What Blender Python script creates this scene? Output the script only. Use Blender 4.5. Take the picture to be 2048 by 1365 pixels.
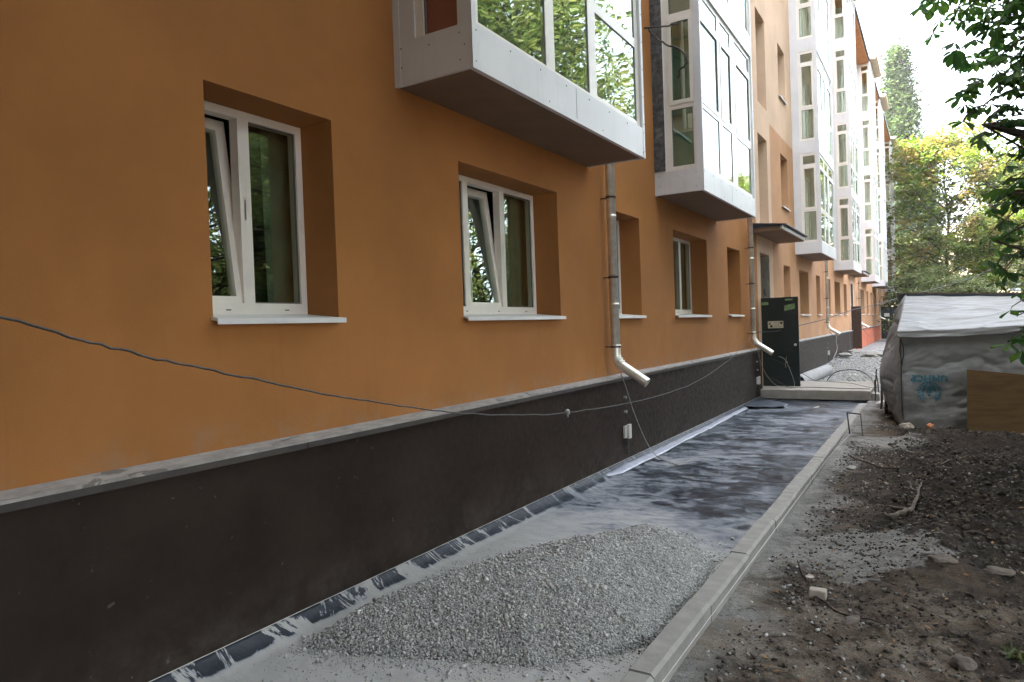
import bpy, bmesh, math, random
import numpy as np
from mathutils import Vector, Matrix
R = math.radians
random.seed(7)
scene = bpy.context.scene
for o in list(bpy.data.objects): bpy.data.objects.remove(o)
col = scene.collection

# ---------------------------------------------------------------- camera, world, sun, exposure
cam_d = bpy.data.cameras.new('camera'); cam = bpy.data.objects.new('camera', cam_d); col.objects.link(cam)
cam_d.sensor_width = 36; cam_d.lens = 1400 / 2048 * 36; cam_d.clip_start = .05; cam_d.clip_end = 2000
cr, cd, cf = Vector((.8541, .5185, -.0355)), Vector((-.0211, -.0334, -.9992)), Vector((-.5191, .8544, -.0175))
cf = cr.cross(-cd).normalized() * -1; cf = cf if cf.y > 0 else -cf
cr.normalize(); up = cr.cross(cf).normalized(); cr = cf.cross(up).normalized()
cam.matrix_world = Matrix(((cr.x, up.x, -cf.x, 3.42), (cr.y, up.y, -cf.y, 0), (cr.z, up.z, -cf.z, 1.70), (0, 0, 0, 1)))
scene.camera = cam
SUN = Vector((-.80, -.28, 0)).normalized(); EL = R(50)
world = bpy.data.worlds.new('World'); scene.world = world; world.use_nodes = True
wn = world.node_tree.nodes; wl = world.node_tree.links; wn.clear()
sky = wn.new('ShaderNodeTexSky'); sky.sky_type = 'NISHITA'; sky.sun_disc = False
sky.sun_elevation = EL; sky.sun_rotation = math.atan2(SUN.x, SUN.y)
sky.air_density = 1.0; sky.dust_density = 6.0; sky.ozone_density = 1.0
bg = wn.new('ShaderNodeBackground'); bg.inputs[1].default_value = .15
wo = wn.new('ShaderNodeOutputWorld'); hs_ = wn.new('ShaderNodeHueSaturation'); hs_.inputs['Saturation'].default_value = .45; wl.new(sky.outputs[0], hs_.inputs['Color']); wl.new(hs_.outputs[0], bg.inputs[0]); wl.new(bg.outputs[0], wo.inputs[0])
sd = bpy.data.lights.new('sun', 'SUN'); sd.energy = 2.9; sd.angle = R(.55); sd.color = (1, .93, .82)
so = bpy.data.objects.new('sun', sd); col.objects.link(so)
sdir = Vector((SUN.x * math.cos(EL), SUN.y * math.cos(EL), math.sin(EL)))
so.rotation_euler = sdir.to_track_quat('Z', 'Y').to_euler(); so.location = (0, 0, 40)
vs = scene.view_settings; vs.view_transform = 'Standard'; vs.look = 'None'; vs.gamma = 1; vs.use_curve_mapping = False
vs.exposure = 3.98
scene.cycles.max_bounces = 7; scene.cycles.transparent_max_bounces = 12
scene.cycles.diffuse_bounces = 4; scene.cycles.glossy_bounces = 3

# ---------------------------------------------------------------- helpers
def link(o, parent=None):
    col.objects.link(o)
    if parent is not None: o.parent = parent
    return o
def tag(o, label=None, cat=None, group=None, kind=None):
    if label: o['label'] = label
    if cat: o['category'] = cat
    if group: o['group'] = group
    if kind: o['kind'] = kind
    return o
def empty(name, loc=(0, 0, 0), label=None, cat=None, group=None, parent=None):
    o = bpy.data.objects.new(name, None); o.location = loc; o.empty_display_size = .2
    link(o, parent); return tag(o, label, cat, group)
class MB:
    def __init__(s, off=(0, 0, 0)): s.v = []; s.f = []; s.m = []; s.off = off
    def add(s, vs, fs, m=0):
        n = len(s.v); s.v += [tuple(v) for v in vs]; s.f += [tuple(i + n for i in f) for f in fs]; s.m += [m] * len(fs)
    def box(s, x0, x1, y0, y1, z0, z1, m=0):
        s.add([(x, y, z) for z in (z0, z1) for y in (y0, y1) for x in (x0, x1)],
              [(0, 2, 3, 1), (4, 5, 7, 6), (0, 1, 5, 4), (2, 6, 7, 3), (0, 4, 6, 2), (1, 3, 7, 5)], m)
    def hexa(s, pts, m=0):
        s.add(pts, [(0, 2, 3, 1), (4, 5, 7, 6), (0, 1, 5, 4), (2, 6, 7, 3), (0, 4, 6, 2), (1, 3, 7, 5)], m)
    def tube(s, pts, rad, n=8, m=0, caps=True):
        pts = [Vector(p) for p in pts]; k = len(pts)
        rs = rad if isinstance(rad, (list, tuple)) else [rad] * k
        base = len(s.v); ref = None
        for i, p in enumerate(pts):
            t = (pts[min(i + 1, k - 1)] - pts[max(i - 1, 0)]).normalized()
            if ref is None: ref = Vector((0, 0, 1)) if abs(t.z) < .9 else Vector((1, 0, 0))
            a = t.cross(ref).normalized(); b = t.cross(a).normalized(); ref = b.cross(t) if False else ref
            for j in range(n):
                an = 2 * math.pi * j / n; q = p + (a * math.cos(an) + b * math.sin(an)) * rs[i]; s.v.append(tuple(q))
        for i in range(k - 1):
            for j in range(n):
                s.f.append((base + i * n + j, base + i * n + (j + 1) % n, base + (i + 1) * n + (j + 1) % n, base + (i + 1) * n + j)); s.m.append(m)
        if caps:
            s.f.append(tuple(base + j for j in range(n))[::-1]); s.m.append(m)
            s.f.append(tuple(base + (k - 1) * n + j for j in range(n))); s.m.append(m)
    def perf(s, mp, outer, holes, d0, d1, m=0, mf=None, back=True, hs=0):
        # rectangle (u0,u1,v0,v1) pierced by holes; mp(u,v,d)->point; front at d1, back at d0; no overlapping faces
        us = sorted({outer[0], outer[1]} | {h[i] for h in holes for i in (0, 1)} | (set(mf[1]) if mf else set()))
        zs = sorted({outer[2], outer[3]} | {h[i] for h in holes for i in (2, 3)} | (set(mf[2]) if mf else set()))
        us = [u for u in us if outer[0] <= u <= outer[1]]; zs = [z for z in zs if outer[2] <= z <= outer[3]]
        idx = {}
        def V(u, v, d):
            k = (u, v, d)
            if k not in idx: idx[k] = len(s.v); s.v.append(tuple(mp(u, v, d)))
            return idx[k]
        solid = {}
        for i in range(len(us) - 1):
            for j in range(len(zs) - 1):
                cu, cv = (us[i] + us[i + 1]) / 2, (zs[j] + zs[j + 1]) / 2
                solid[i, j] = not any(h[0] < cu < h[1] and h[2] < cv < h[3] for h in holes)
        for (i, j), ok in solid.items():
            if not ok: continue
            mm = mf[0]((us[i] + us[i + 1]) / 2, (zs[j] + zs[j + 1]) / 2) if mf else m
            a, b, c, e = us[i], us[i + 1], zs[j], zs[j + 1]
            s.f.append((V(a, c, d1), V(b, c, d1), V(b, e, d1), V(a, e, d1))); s.m.append(mm)
            if back: s.f.append((V(a, c, d0), V(a, e, d0), V(b, e, d0), V(b, c, d0))); s.m.append(mm)
            for (ii, jj, q) in ((i - 1, j, (a, c, a, e)), (i + 1, j, (b, c, b, e)), (i, j - 1, (a, c, b, c)), (i, j + 1, (a, e, b, e))):
                if not solid.get((ii, jj), False):
                    s.f.append((V(q[0], q[1], d1), V(q[2], q[3], d1), V(q[2], q[3], d0), V(q[0], q[1], d0))); s.m.append(mm)
    def build(s, name, mats, parent=None, smooth=False, fix=True):
        me = bpy.data.meshes.new(name); ox, oy, oz = s.off
        me.from_pydata([(x - ox, y - oy, z - oz) for x, y, z in s.v], [], s.f)
        for m in (mats if isinstance(mats, (list, tuple)) else [mats]): me.materials.append(m)
        me.polygons.foreach_set('material_index', s.m)
        if smooth: me.polygons.foreach_set('use_smooth', [True] * len(s.f))
        if fix:
            bm = bmesh.new(); bm.from_mesh(me); bmesh.ops.recalc_face_normals(bm, faces=bm.faces); bm.to_mesh(me); bm.free()
        me.update(); o = bpy.data.objects.new(name, me); o.location = s.off if parent is None else (0, 0, 0)
        if parent is None and s.off == (0, 0, 0): o.location = (0, 0, 0)
        if parent is not None and s.off != (0, 0, 0): o.location = Vector(s.off) - parent.matrix_world.translation
        return link(o, parent)
def npmesh(name, V, F, mat, parent=None, smooth=False, loc=None):
    # V (n,3), F (m,k) all same size
    V = np.asarray(V, np.float32); F = np.asarray(F, np.int32); k = F.shape[1]
    me = bpy.data.meshes.new(name); me.vertices.add(len(V)); me.vertices.foreach_set('co', V.ravel())
    me.loops.add(F.size); me.loops.foreach_set('vertex_index', F.ravel())
    me.polygons.add(len(F)); me.polygons.foreach_set('loop_start', np.arange(0, F.size, k, dtype=np.int32))
    if smooth: me.polygons.foreach_set('use_smooth', np.ones(len(F), bool))
    for m in (mat if isinstance(mat, (list, tuple)) else [mat]): me.materials.append(m)
    me.update(calc_edges=True); me.validate()
    o = bpy.data.objects.new(name, me); link(o, parent)
    if loc is not None: o.location = loc
    return o
rng = np.random.default_rng(11)
_tab = rng.random((256, 256)).astype(np.float64)
def vn(x, y):
    xi = np.floor(x).astype(int); yi = np.floor(y).astype(int); fx = x - xi; fy = y - yi
    fx = fx * fx * (3 - 2 * fx); fy = fy * fy * (3 - 2 * fy)
    g = lambda a, b: _tab[a & 255, b & 255]
    return (g(xi, yi) * (1 - fx) + g(xi + 1, yi) * fx) * (1 - fy) + (g(xi, yi + 1) * (1 - fx) + g(xi + 1, yi + 1) * fx) * fy
def fbm(x, y, o=4, seed=0):
    x = np.asarray(x, float); y = np.asarray(y, float); r = 0; a = .5
    for i in range(o): r = r + a * (vn(x * 2 ** i + 17.3 * i + seed * 31, y * 2 ** i + 9.1 * i + seed * 7) - .5) * 2; a *= .5
    return r
def grid(name, xs, ys, zf, mat, parent=None, smooth=True):
    X, Y = np.meshgrid(xs, ys, indexing='ij'); P = zf(X, Y)
    P = np.stack([X, Y, P], -1) if not isinstance(P, tuple) else np.stack(P, -1)
    nx, ny = X.shape; I = np.arange(nx * ny).reshape(nx, ny)
    F = np.stack([I[:-1, :-1], I[1:, :-1], I[1:, 1:], I[:-1, 1:]], -1).reshape(-1, 4)
    return npmesh(name, P.reshape(-1, 3), F, mat, parent, smooth)

# ---------------------------------------------------------------- materials
class Mat:
    def __init__(s, name, rough=.8, color=(.5, .5, .5), metal=0, spec=.5):
        s.m = bpy.data.materials.new(name); s.m.use_nodes = True; s.t = s.m.node_tree; s.n = s.t.nodes; s.l = s.t.links
        s.b = s.n['Principled BSDF']; s.b.inputs['Base Color'].default_value = (*color, 1)
        s.b.inputs['Roughness'].default_value = rough; s.b.inputs['Metallic'].default_value = metal
        s.b.inputs['Specular IOR Level'].default_value = spec
        s.tc = s.n.new('ShaderNodeTexCoord'); s.co = s.tc.outputs['Object']
    def map(s, scale=(1, 1, 1), rot=(0, 0, 0)):
        n = s.n.new('ShaderNodeMapping'); n.inputs['Scale'].default_value = scale; n.inputs['Rotation'].default_value = rot; s.l.new(s.co, n.inputs[0]); return n.outputs[0]
    def noise(s, scale, detail=4, rough=.55, co=None, dist=0):
        n = s.n.new('ShaderNodeTexNoise'); n.inputs['Scale'].default_value = scale; n.inputs['Detail'].default_value = detail
        n.inputs['Roughness'].default_value = rough; n.inputs['Distortion'].default_value = dist; s.l.new(co or s.co, n.inputs['Vector']); return n.outputs[0]
    def vor(s, scale, co=None, feat='F1', out='Distance'):
        n = s.n.new('ShaderNodeTexVoronoi'); n.feature = feat; n.inputs['Scale'].default_value = scale; s.l.new(co or s.co, n.inputs['Vector']); return n.outputs[out]
    def ramp(s, f, stops):
        n = s.n.new('ShaderNodeValToRGB'); e = n.color_ramp.elements
        while len(e) < len(stops): e.new(.5)
        for i, (p, c) in enumerate(stops):
            e[i].position = p; e[i].color = (*c, 1) if isinstance(c, tuple) else (c, c, c, 1)
        s.l.new(f, n.inputs[0]); return n.outputs[0]
    def mix(s, f, a, b, mode='MIX'):
        n = s.n.new('ShaderNodeMix'); n.data_type = 'RGBA'; n.blend_type = mode
        for sock, v in ((n.inputs[0], f), (n.inputs[6], a), (n.inputs[7], b)):
            if isinstance(v, (int, float)): sock.default_value = v if sock == n.inputs[0] else (v, v, v, 1)
            elif isinstance(v, tuple): sock.default_value = (*v, 1)
            else: s.l.new(v, sock)
        return n.outputs[2]
    def math(s, op, a, b=None, clamp=False):
        n = s.n.new('ShaderNodeMath'); n.operation = op; n.use_clamp = clamp
        for i, v in enumerate((a, b)):
            if v is None: continue
            if isinstance(v, (int, float)): n.inputs[i].default_value = v
            else: s.l.new(v, n.inputs[i])
        return n.outputs[0]
    def sep(s):
        n = s.n.new('ShaderNodeSeparateXYZ'); s.l.new(s.co, n.inputs[0]); return n.outputs
    def rnd(s):
        return s.n.new('ShaderNodeNewGeometry').outputs['Random Per Island']
    def range(s, v, a, b, c=0, d=1):
        n = s.n.new('ShaderNodeMapRange'); n.interpolation_type = 'SMOOTHSTEP'
        for i, x in enumerate((a, b, c, d)): n.inputs[i + 1].default_value = x
        s.l.new(v, n.inputs[0]); return n.outputs[0]
    def color(s, c): s.l.new(c, s.b.inputs['Base Color']); return s
    def rough(s, r): s.l.new(r, s.b.inputs['Roughness']); return s
    def bump(s, h, strength=.5, dist=.01):
        n = s.n.new('ShaderNodeBump'); n.inputs['Strength'].default_value = strength; n.inputs['Distance'].default_value = dist
        s.l.new(h, n.inputs['Height']); prev = s.b.inputs['Normal'].links
        if prev: s.l.new(prev[0].from_socket, n.inputs['Normal'])
        s.l.new(n.outputs[0], s.b.inputs['Normal']); return s

def plaster(name, c, amt=.10):
    m = Mat(name, .92, spec=.25)
    f = m.noise(.9, 5, .6); g = m.noise(9, 3)
    lo = tuple(x * (1 - amt) for x in c); hi = tuple(min(1, x * (1 + amt)) for x in c)
    a = m.mix(m.range(f, .3, .7), lo, hi); sc = m.noise(1, 3, .6, m.map((1, 5, .5)))
    a = m.mix(m.range(sc, .62, .8, 0, .12), a, tuple(x * .8 for x in c))
    zz = m.sep()[2]; dr = m.math('MULTIPLY', m.range(m.noise(1, 5, .65, m.map((1, 11, .35))), .56, .74, 0, .30), m.range(zz, 1.95, 1.6, 0, 1)); a = m.mix(dr, a, tuple(x * .62 for x in c))
    bs = m.math('MULTIPLY', m.range(zz, 1.30, 1.09, 0, 1), m.range(m.noise(3.5, 6, .7), .42, .7, 0, .45)); a = m.mix(bs, a, (.30, .24, .18))
    pt = m.range(m.noise(.55, 2, .4, m.map((1, 1, 1.6))), .46, .50, 0, .07); a = m.mix(pt, a, tuple(x * .7 for x in c))
    a = m.mix(m.range(g, .3, .8, 0, .10), a, tuple(x * .8 for x in c)); m.color(m.mix(m.range(m.noise(240, 2, .7), .35, .7, 0, .16), a, tuple(x * .6 for x in c)))
    n = m.vor(170); k = m.noise(330, 2)
    m.bump(m.math('ADD', n, k), .45, .002); m.bump(m.noise(2.2, 3), .25, .01); return m.m
M = {}
M['plaster_low'] = plaster('plaster_orange_brown', (.375, .158, .047))
M['plaster_mid'] = plaster('plaster_tan', (.50, .27, .14))
M['plaster_up'] = plaster('plaster_peach', (.62, .43, .30))
def plinthmat():
    m = Mat('plinth_brown', .6, spec=.12); f = m.noise(1.6, 5, .65); g = m.noise(14, 4)
    a = m.mix(m.range(f, .35, .7), (.022, .0145, .0108), (.034, .0225, .017))
    sp = m.range(m.noise(22, 2, .5), .72, .78, 0, .5); z = m.sep()[2]
    dust = m.math('MULTIPLY', m.range(z, .0, .45, .22, 0), m.range(m.noise(5, 5, .7), .35, .75))
    a = m.mix(dust, a, (.16, .145, .12)); m.color(m.mix(sp, a, (.14, .125, .11)))
    m.rough(m.range(g, .3, .7, .5, .7)); m.bump(m.vor(150), .08, .001); m.bump(m.noise(3, 3), .25, .01); return m.m
M['plinth'] = plinthmat()
M['plinth_orange'] = plaster('plinth_salmon', (.62, .17, .09))
def capmat():
    m = Mat('cap_stone', .7); f = m.noise(6, 6, .7, m.map((3, 1, 1))); g = m.range(m.noise(2.3, 4, .6, m.map((2.5, 1, 1)), 1.5), .60, .64)
    a = m.mix(m.range(f, .3, .7), (.24, .22, .20), (.40, .37, .34)); m.color(m.mix(m.math('MULTIPLY', g, .75), a, (.10, .085, .075))); m.bump(f, .3, .004); return m.m
M['cap'] = capmat()
def simple(name, c, rough=.6, metal=0, var=.12, ns=6, bump=.15, spec=.5, dirt=None):
    m = Mat(name, rough, metal=metal, spec=spec); f = m.noise(ns, 5, .6)
    a = m.mix(m.range(f, .3, .7), tuple(x * (1 - var) for x in c), tuple(min(1, x * (1 + var)) for x in c))
    if dirt: a = m.mix(m.range(m.noise(ns * .45, 6, .7), .52, .75, 0, dirt[1]), a, dirt[0])
    m.color(a)
    if bump: m.bump(m.noise(ns * 8, 3), bump, .003)
    return m.m
M['pvc'] = simple('white_pvc', (.78, .74, .68), .3, var=.03, bump=.03, dirt=((.5, .47, .42), .25))
def cladmat():
    m = Mat('pale_cladding', .42); f = m.noise(2, 4); a = m.mix(m.range(f, .3, .7), (.62, .615, .63), (.69, .685, .70))
    st = m.range(m.noise(1, 6, .7, m.map((7, 7, .7))), .52, .78, 0, .38); a = m.mix(st, a, (.42, .39, .34)); sp = m.range(m.noise(55, 2, .5), .70, .74, 0, .5)
    m.color(m.mix(sp, a, (.35, .32, .28))); m.bump(m.noise(1.2, 2), .15, .02); return m.m
M['clad'] = cladmat()
M['soffit'] = simple('soffit_brown', (.20, .125, .075), .85, var=.08, ns=3)
M['sill'] = simple('white_sill', (.72, .71, .69), .35, var=.04, dirt=((.4, .38, .35), .5))
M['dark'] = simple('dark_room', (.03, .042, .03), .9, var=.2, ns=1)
M['cream'] = simple('cream_lining', (.56, .50, .41), .8, var=.08, ns=2)
M['curtain'] = simple('net_curtain', (.80, .74, .67), .9, var=.1, ns=10)
M['maroon'] = simple('maroon_blind', (.42, .012, .10), .7, var=.2, ns=5, dirt=((.5, .35, .3), .2))
M['teal'] = simple('teal_board', (.16, .30, .26), .8, var=.15, ns=4)
M['gap'] = simple('sealing_foil_dark', (.08, .085, .09), .5, var=.6, ns=14, bump=.6, dirt=((.35, .33, .3), .6))
M['screw'] = simple('screw_grey', (.12, .11, .10), .5)
M['roofdark'] = simple('roof_edge_dark', (.035, .045, .06), .5, var=.2)
M['eave'] = simple('eave_wood_orange', (.5, .24, .1), .8, var=.15, ns=3)
M['rust'] = simple('rusty_steel', (.05, .028, .018), .8, var=.4, ns=9, bump=.5)
def galv():
    m = Mat('galvanised_pipe', .27, metal=.65); f = m.noise(14, 4, .6); a = m.mix(m.range(f, .35, .65), (.72, .69, .60), (.86, .83, .75))
    m.color(a); m.rough(m.range(m.noise(5, 4), .3, .7, .34, .5)); return m.m
M['galv'] = galv()
def blackdoor():
    m = Mat('black_door_paint', .4, spec=.4); f = m.noise(3, 5, .6); g = m.range(m.noise(2.2, 8, .75, m.map((3, 3, 1)), 3), .66, .72, 0, .35)
    a = m.mix(f, (.006, .012, .011), (.016, .024, .022)); m.color(m.mix(g, a, (.12, .13, .12))); m.bump(f, .2, .004); return m.m
M['door'] = blackdoor()
M['brassplate'] = simple('cream_plate', (.42, .38, .26), .5, var=.15, ns=20)
M['greensticker'] = simple('olive_sticker', (.13, .19, .08), .5, var=.25, ns=14)
M['inkdark'] = simple('dark_ink', (.03, .025, .02), .7, bump=0)
M['white'] = simple('white_plastic', (.6, .57, .52), .45, var=.05)
M['cablelight'] = simple('pale_cable', (.33, .31, .28), .6, var=.3, ns=30)
M['cabledark'] = simple('dark_cable', (.02, .02, .02), .6, var=.3)
M['cablegrey'] = simple('grey_cable', (.06, .055, .05), .6, var=.45, ns=20)
def glassmat(name, tint=(.90, .94, .90), ior=2.1):
    m = bpy.data.materials.new(name); m.use_nodes = True; t = m.node_tree; n = t.nodes; n.clear()
    o = n.new('ShaderNodeOutputMaterial'); mx = n.new('ShaderNodeMixShader'); tr = n.new('ShaderNodeBsdfTransparent'); gl = n.new('ShaderNodeBsdfGlossy')
    fr = n.new('ShaderNodeFresnel'); gm = n.new('ShaderNodeNewGeometry'); mr = n.new('ShaderNodeMapRange'); mr.inputs[3].default_value = ior; mr.inputs[4].default_value = 1 / ior; t.links.new(gm.outputs['Backfacing'], mr.inputs[0]); t.links.new(mr.outputs[0], fr.inputs[0]); tr.inputs[0].default_value = (*tint, 1)
    gl.inputs['Roughness'].default_value = .003; gl.inputs['Color'].default_value = (.86, .97, .92, 1)
    tc = n.new('ShaderNodeTexCoord'); no = n.new('ShaderNodeTexNoise'); no.inputs['Scale'].default_value = 1.6; no.inputs['Detail'].default_value = 1
    bp = n.new('ShaderNodeBump'); bp.inputs['Strength'].default_value = .12; bp.inputs['Distance'].default_value = .02
    t.links.new(tc.outputs['Object'], no.inputs['Vector']); t.links.new(no.outputs[0], bp.inputs['Height']); t.links.new(bp.outputs[0], gl.inputs['Normal'])
    t.links.new(fr.outputs[0], mx.inputs[0]); t.links.new(tr.outputs[0], mx.inputs[1]); t.links.new(gl.outputs[0], mx.inputs[2]); t.links.new(mx.outputs[0], o.inputs[0]); return m
M['glass'] = glassmat('window_glass')
M['glass_dirty'] = M['glass']
def membrane():
    m = Mat('membrane_dusty', .5, spec=.25)
    w = m.noise(1, 9, .66, m.map((1.9, 3.2, 1), (0, 0, R(-12))), 1.6); w2 = m.noise(1, 8, .68, m.map((5, 9, 1), (0, 0, R(9))), 1.2); big = m.noise(.9, 3, .5)
    x, y, z = m.sep()
    w3 = m.noise(1, 6, .7, m.map((14, 22, 8)), .5); d = m.math('ADD', m.math('ADD', m.math('MULTIPLY', w, .5), m.math('MULTIPLY', w2, .36)), m.math('MULTIPLY', w3, .14))
    near = m.range(m.math('ADD', y, m.math('MULTIPLY', m.noise(1.3, 4, .6), 2.2)), 5.6, 7.6, .34, 0)
    wallside = m.range(x, .2, .75, .10, 0); ya = m.math('MULTIPLY', wallside, m.range(y, 9, 6, 0, 1))
    end = m.range(y, 14.6, 15.3, 0, -.2)
    s = m.math('ADD', m.math('ADD', d, near), m.math('ADD', ya, m.math('ADD', end, m.math('MULTIPLY', m.math('SUBTRACT', big, .5), .35))))
    turn = m.range(z, -.045, -.02, 0, 1)
    pat = m.math('ADD', m.noise(1, 5, .75, m.map((1.5, 4.2, 1.5)), .9), m.range(y, 2.0, 9, 0, .0))
    s = m.math('SUBTRACT', s, m.math('MULTIPLY', turn, m.range(pat, .43, .52, .0, .75)))
    c = m.ramp(s, [(.43, (.020, .025, .032)), (.485, (.045, .055, .066)), (.505, (.115, .130, .150)), (.56, (.22, .228, .245)), (.66, (.34, .34, .335)), (.86, (.40, .385, .36))])
    m.color(c); m.rough(m.range(s, .42, .62, .33, .85))
    m.bump(w, .55, .03); m.bump(w2, .35, .012); m.bump(m.noise(60, 4), .3, .003); return m.m
M['membrane'] = membrane()
M['capedge'] = simple('cap_dark_lip', (.05, .04, .034), .7, var=.2)  # dark drop lip along the front edge of the cap
def concrete(name, c, ns=5):
    m = Mat(name, .88, spec=.3); f = m.noise(ns, 7, .7); g = m.noise(70, 4, .7)
    a = m.mix(m.range(f, .3, .7), tuple(x * .72 for x in c), c); a = m.mix(m.range(g, .55, .75, 0, .35), a, tuple(x * .5 for x in c))
    a = m.mix(m.range(m.rnd(), 0, 1, 0, .25), a, tuple(x * .6 for x in c)); m.color(a); m.bump(g, .45, .004); m.bump(f, .3, .01); return m.m
M['kerb'] = concrete('kerb_concrete', (.36, .34, .305)); M['slab'] = concrete('slab_concrete', (.40, .36, .31)); M['asb'] = concrete('cement_pipe_grey', (.42, .41, .40))
def soil():
    m = Mat('bare_soil', .95, spec=.15); x, y, z = m.sep()
    a = m.noise(1.1, 8, .68, dist=.6); b = m.noise(5, 8, .72); g = m.noise(26, 6, .75); h = m.noise(120, 3, .7)
    c = m.ramp(m.math('ADD', m.math('MULTIPLY', a, .55), m.math('MULTIPLY', b, .45)), [(.34, (.026, .021, .017)), (.46, (.060, .045, .033)), (.54, (.115, .083, .058)), (.66, (.17, .13, .095))])
    dug = m.math('MULTIPLY', m.range(m.math('ADD', x, m.math('MULTIPLY', m.noise(1.4, 6, .7), .9)), 3.15, 3.5, 0, 1), m.range(m.math('ADD', y, m.math('MULTIPLY', m.noise(1.3, 6, .7), 1.6)), 5.9, 6.9, 0, 1))
    c = m.mix(m.math('MULTIPLY', dug, .8), c, m.mix(m.range(b, .4, .65), (.016, .012, .009), (.045, .033, .023)))
    edge = m.math('ADD', x, m.math('MULTIPLY', m.noise(1.5, 6, .7), 1.5))
    sandy = m.range(edge, 2.95, 3.45, 1, 0)
    p = m.n.new('ShaderNodeVectorMath'); p.operation = 'DISTANCE'; m.l.new(m.co, p.inputs[0]); p.inputs[1].default_value = (2.85, 5.9, -.12)
    q = m.n.new('ShaderNodeVectorMath'); q.operation = 'DISTANCE'; m.l.new(m.co, q.inputs[0]); q.inputs[1].default_value = (2.75, 10.9, -.08)
    bl = m.range(m.math('ADD', p.outputs['Value'], m.math('MULTIPLY', m.noise(4, 6, .7), 1.0)), 1.0, 1.12, 1, 0)
    bl2 = m.range(m.math('ADD', q.outputs['Value'], m.math('MULTIPLY', m.noise(4, 6, .7), 1.0)), .75, 1.25, 1, 0)
    s = m.math('MAXIMUM', sandy, m.math('MAXIMUM', bl, bl2)); s = m.math('MULTIPLY', s, m.range(g, .34, .46, .35, 1))
    c = m.mix(s, c, m.mix(m.range(b, .3, .7), (.24, .23, .21), (.40, .385, .355)))
    pk = m.math('MULTIPLY', m.range(y, 5.6, 4.4, 0, .8), m.range(m.noise(1.9, 7, .7), .42, .56)); c = m.mix(pk, c, m.mix(m.range(b, .35, .65), (.22, .165, .115), (.36, .31, .25)))
    wet = m.range(m.noise(2.6, 9, .75, dist=1.2), .50, .60, 0, .8); c = m.mix(m.math('MULTIPLY', wet, m.range(s, 0, 1, 1, .35)), c, (.028, .024, .02)); c = m.mix(m.range(h, .3, .75, 0, .6), c, (.03, .025, .02)); m.color(c)
    m.bump(b, .8, .05); m.bump(g, .9, .02); m.bump(h, .6, .006); return m.m
M['soil'] = soil()
def gravelmat():
    m = Mat('gravel_bed', .9, spec=.3); v = m.vor(75, out='Color'); vd = m.vor(75); b = m.noise(3, 6, .7)
    n = m.n.new('ShaderNodeSeparateColor'); m.l.new(v, n.inputs[0]); c = m.ramp(n.outputs[0], [(0, (.26, .26, .25)), (.5, (.42, .41, .39)), (1, (.56, .55, .52))])
    c = m.mix(m.range(vd, .3, .75, 0, .8), c, (.05, .05, .048)); m.color(m.mix(m.range(b, .5, .75, 0, .45), c, (.27, .255, .23)))
    m.bump(m.math('SUBTRACT', 1.0, vd), .9, .012); return m.m
M['gravelbed'] = gravelmat()
def stonemat(name, stops, ns=30):
    m = Mat(name, .9, spec=.3); c = m.ramp(m.rnd(), stops); g = m.noise(ns, 4, .6); m.color(m.mix(m.range(g, .35, .7, 0, .4), c, (.10, .095, .085))); m.bump(m.noise(ns * 3, 3), .4, .002); return m.m
M['gravel'] = stonemat('gravel_stone', [(0, (.34, .34, .32)), (.5, (.47, .46, .43)), (.9, (.55, .54, .505)), (1, (.64, .63, .59))])
M['rubble'] = stonemat('rubble_mix', [(0, (.025, .02, .016)), (.45, (.06, .046, .034)), (.75, (.12, .10, .08)), (.93, (.22, .20, .175)), (1, (.42, .40, .37))])
M['clod'] = stonemat('soil_clod', [(0, (.02, .016, .012)), (.6, (.05, .038, .027)), (1, (.10, .075, .05))])
M['litter'] = stonemat('leaf_litter', [(0, (.16, .07, .02)), (.4, (.28, .16, .07)), (.8, (.20, .14, .08)), (1, (.4, .3, .18))])
M['brick'] = simple('pale_brick', (.42, .36, .30), .9, var=.2, ns=12, bump=.5)
M['rock'] = simple('brown_rock', (.13, .105, .085), .9, var=.3, ns=9, bump=.6)
M['bark'] = simple('bark', (.075, .058, .043), .95, var=.4, ns=14, bump=.9)
M['root'] = simple('root_wood', (.12, .095, .07), .9, var=.35, ns=20, bump=.6)
def tarpmat():
    m = Mat('tarpaulin_grey', .55, spec=.35); f = m.noise(2.2, 6, .65); w = m.noise(1, 7, .6, m.map((2, 2, 7)), 1.5); k = m.noise(1, 5, .6, m.map((9, 9, 3), (0, R(20), 0)), .8)
    c = m.mix(m.range(f, .3, .7), (.20, .203, .198), (.26, .263, .262)); z = m.sep()[2]
    c = m.mix(m.math('MULTIPLY', m.range(z, .9, 0, 0, .75), m.range(m.noise(4, 5, .7), .3, .65)), c, (.13, .12, .10))
    st = m.range(m.noise(1, 3, .6, m.map((3, 3, .6))), .55, .8, 0, .3); c = m.mix(st, c, (.24, .23, .21)); m.color(c)
    m.bump(w, .3, .02); m.bump(k, .3, .012); return m.m
M['tarp'] = tarpmat()
M['print'] = simple('teal_print', (.035, .14, .185), .6, var=.4, ns=22, dirt=((.25, .27, .27), .75))
def ply():
    m = Mat('old_plywood', .8, spec=.2); f = m.noise(1, 6, .65, m.map((2, 2, 14)), .6); g = m.noise(3, 5, .7); kn = m.range(m.vor(2.6), .05, .14, 1, 0)
    c = m.mix(m.range(f, .3, .7), (.075, .045, .018), (.12, .072, .028)); c = m.mix(m.range(g, .5, .75, 0, .7), c, (.09, .055, .028)); m.color(m.mix(m.math('MULTIPLY', kn, .7), c, (.04, .025, .015))); m.bump(f, .3, .004); return m.m
M['ply'] = ply()
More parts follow.
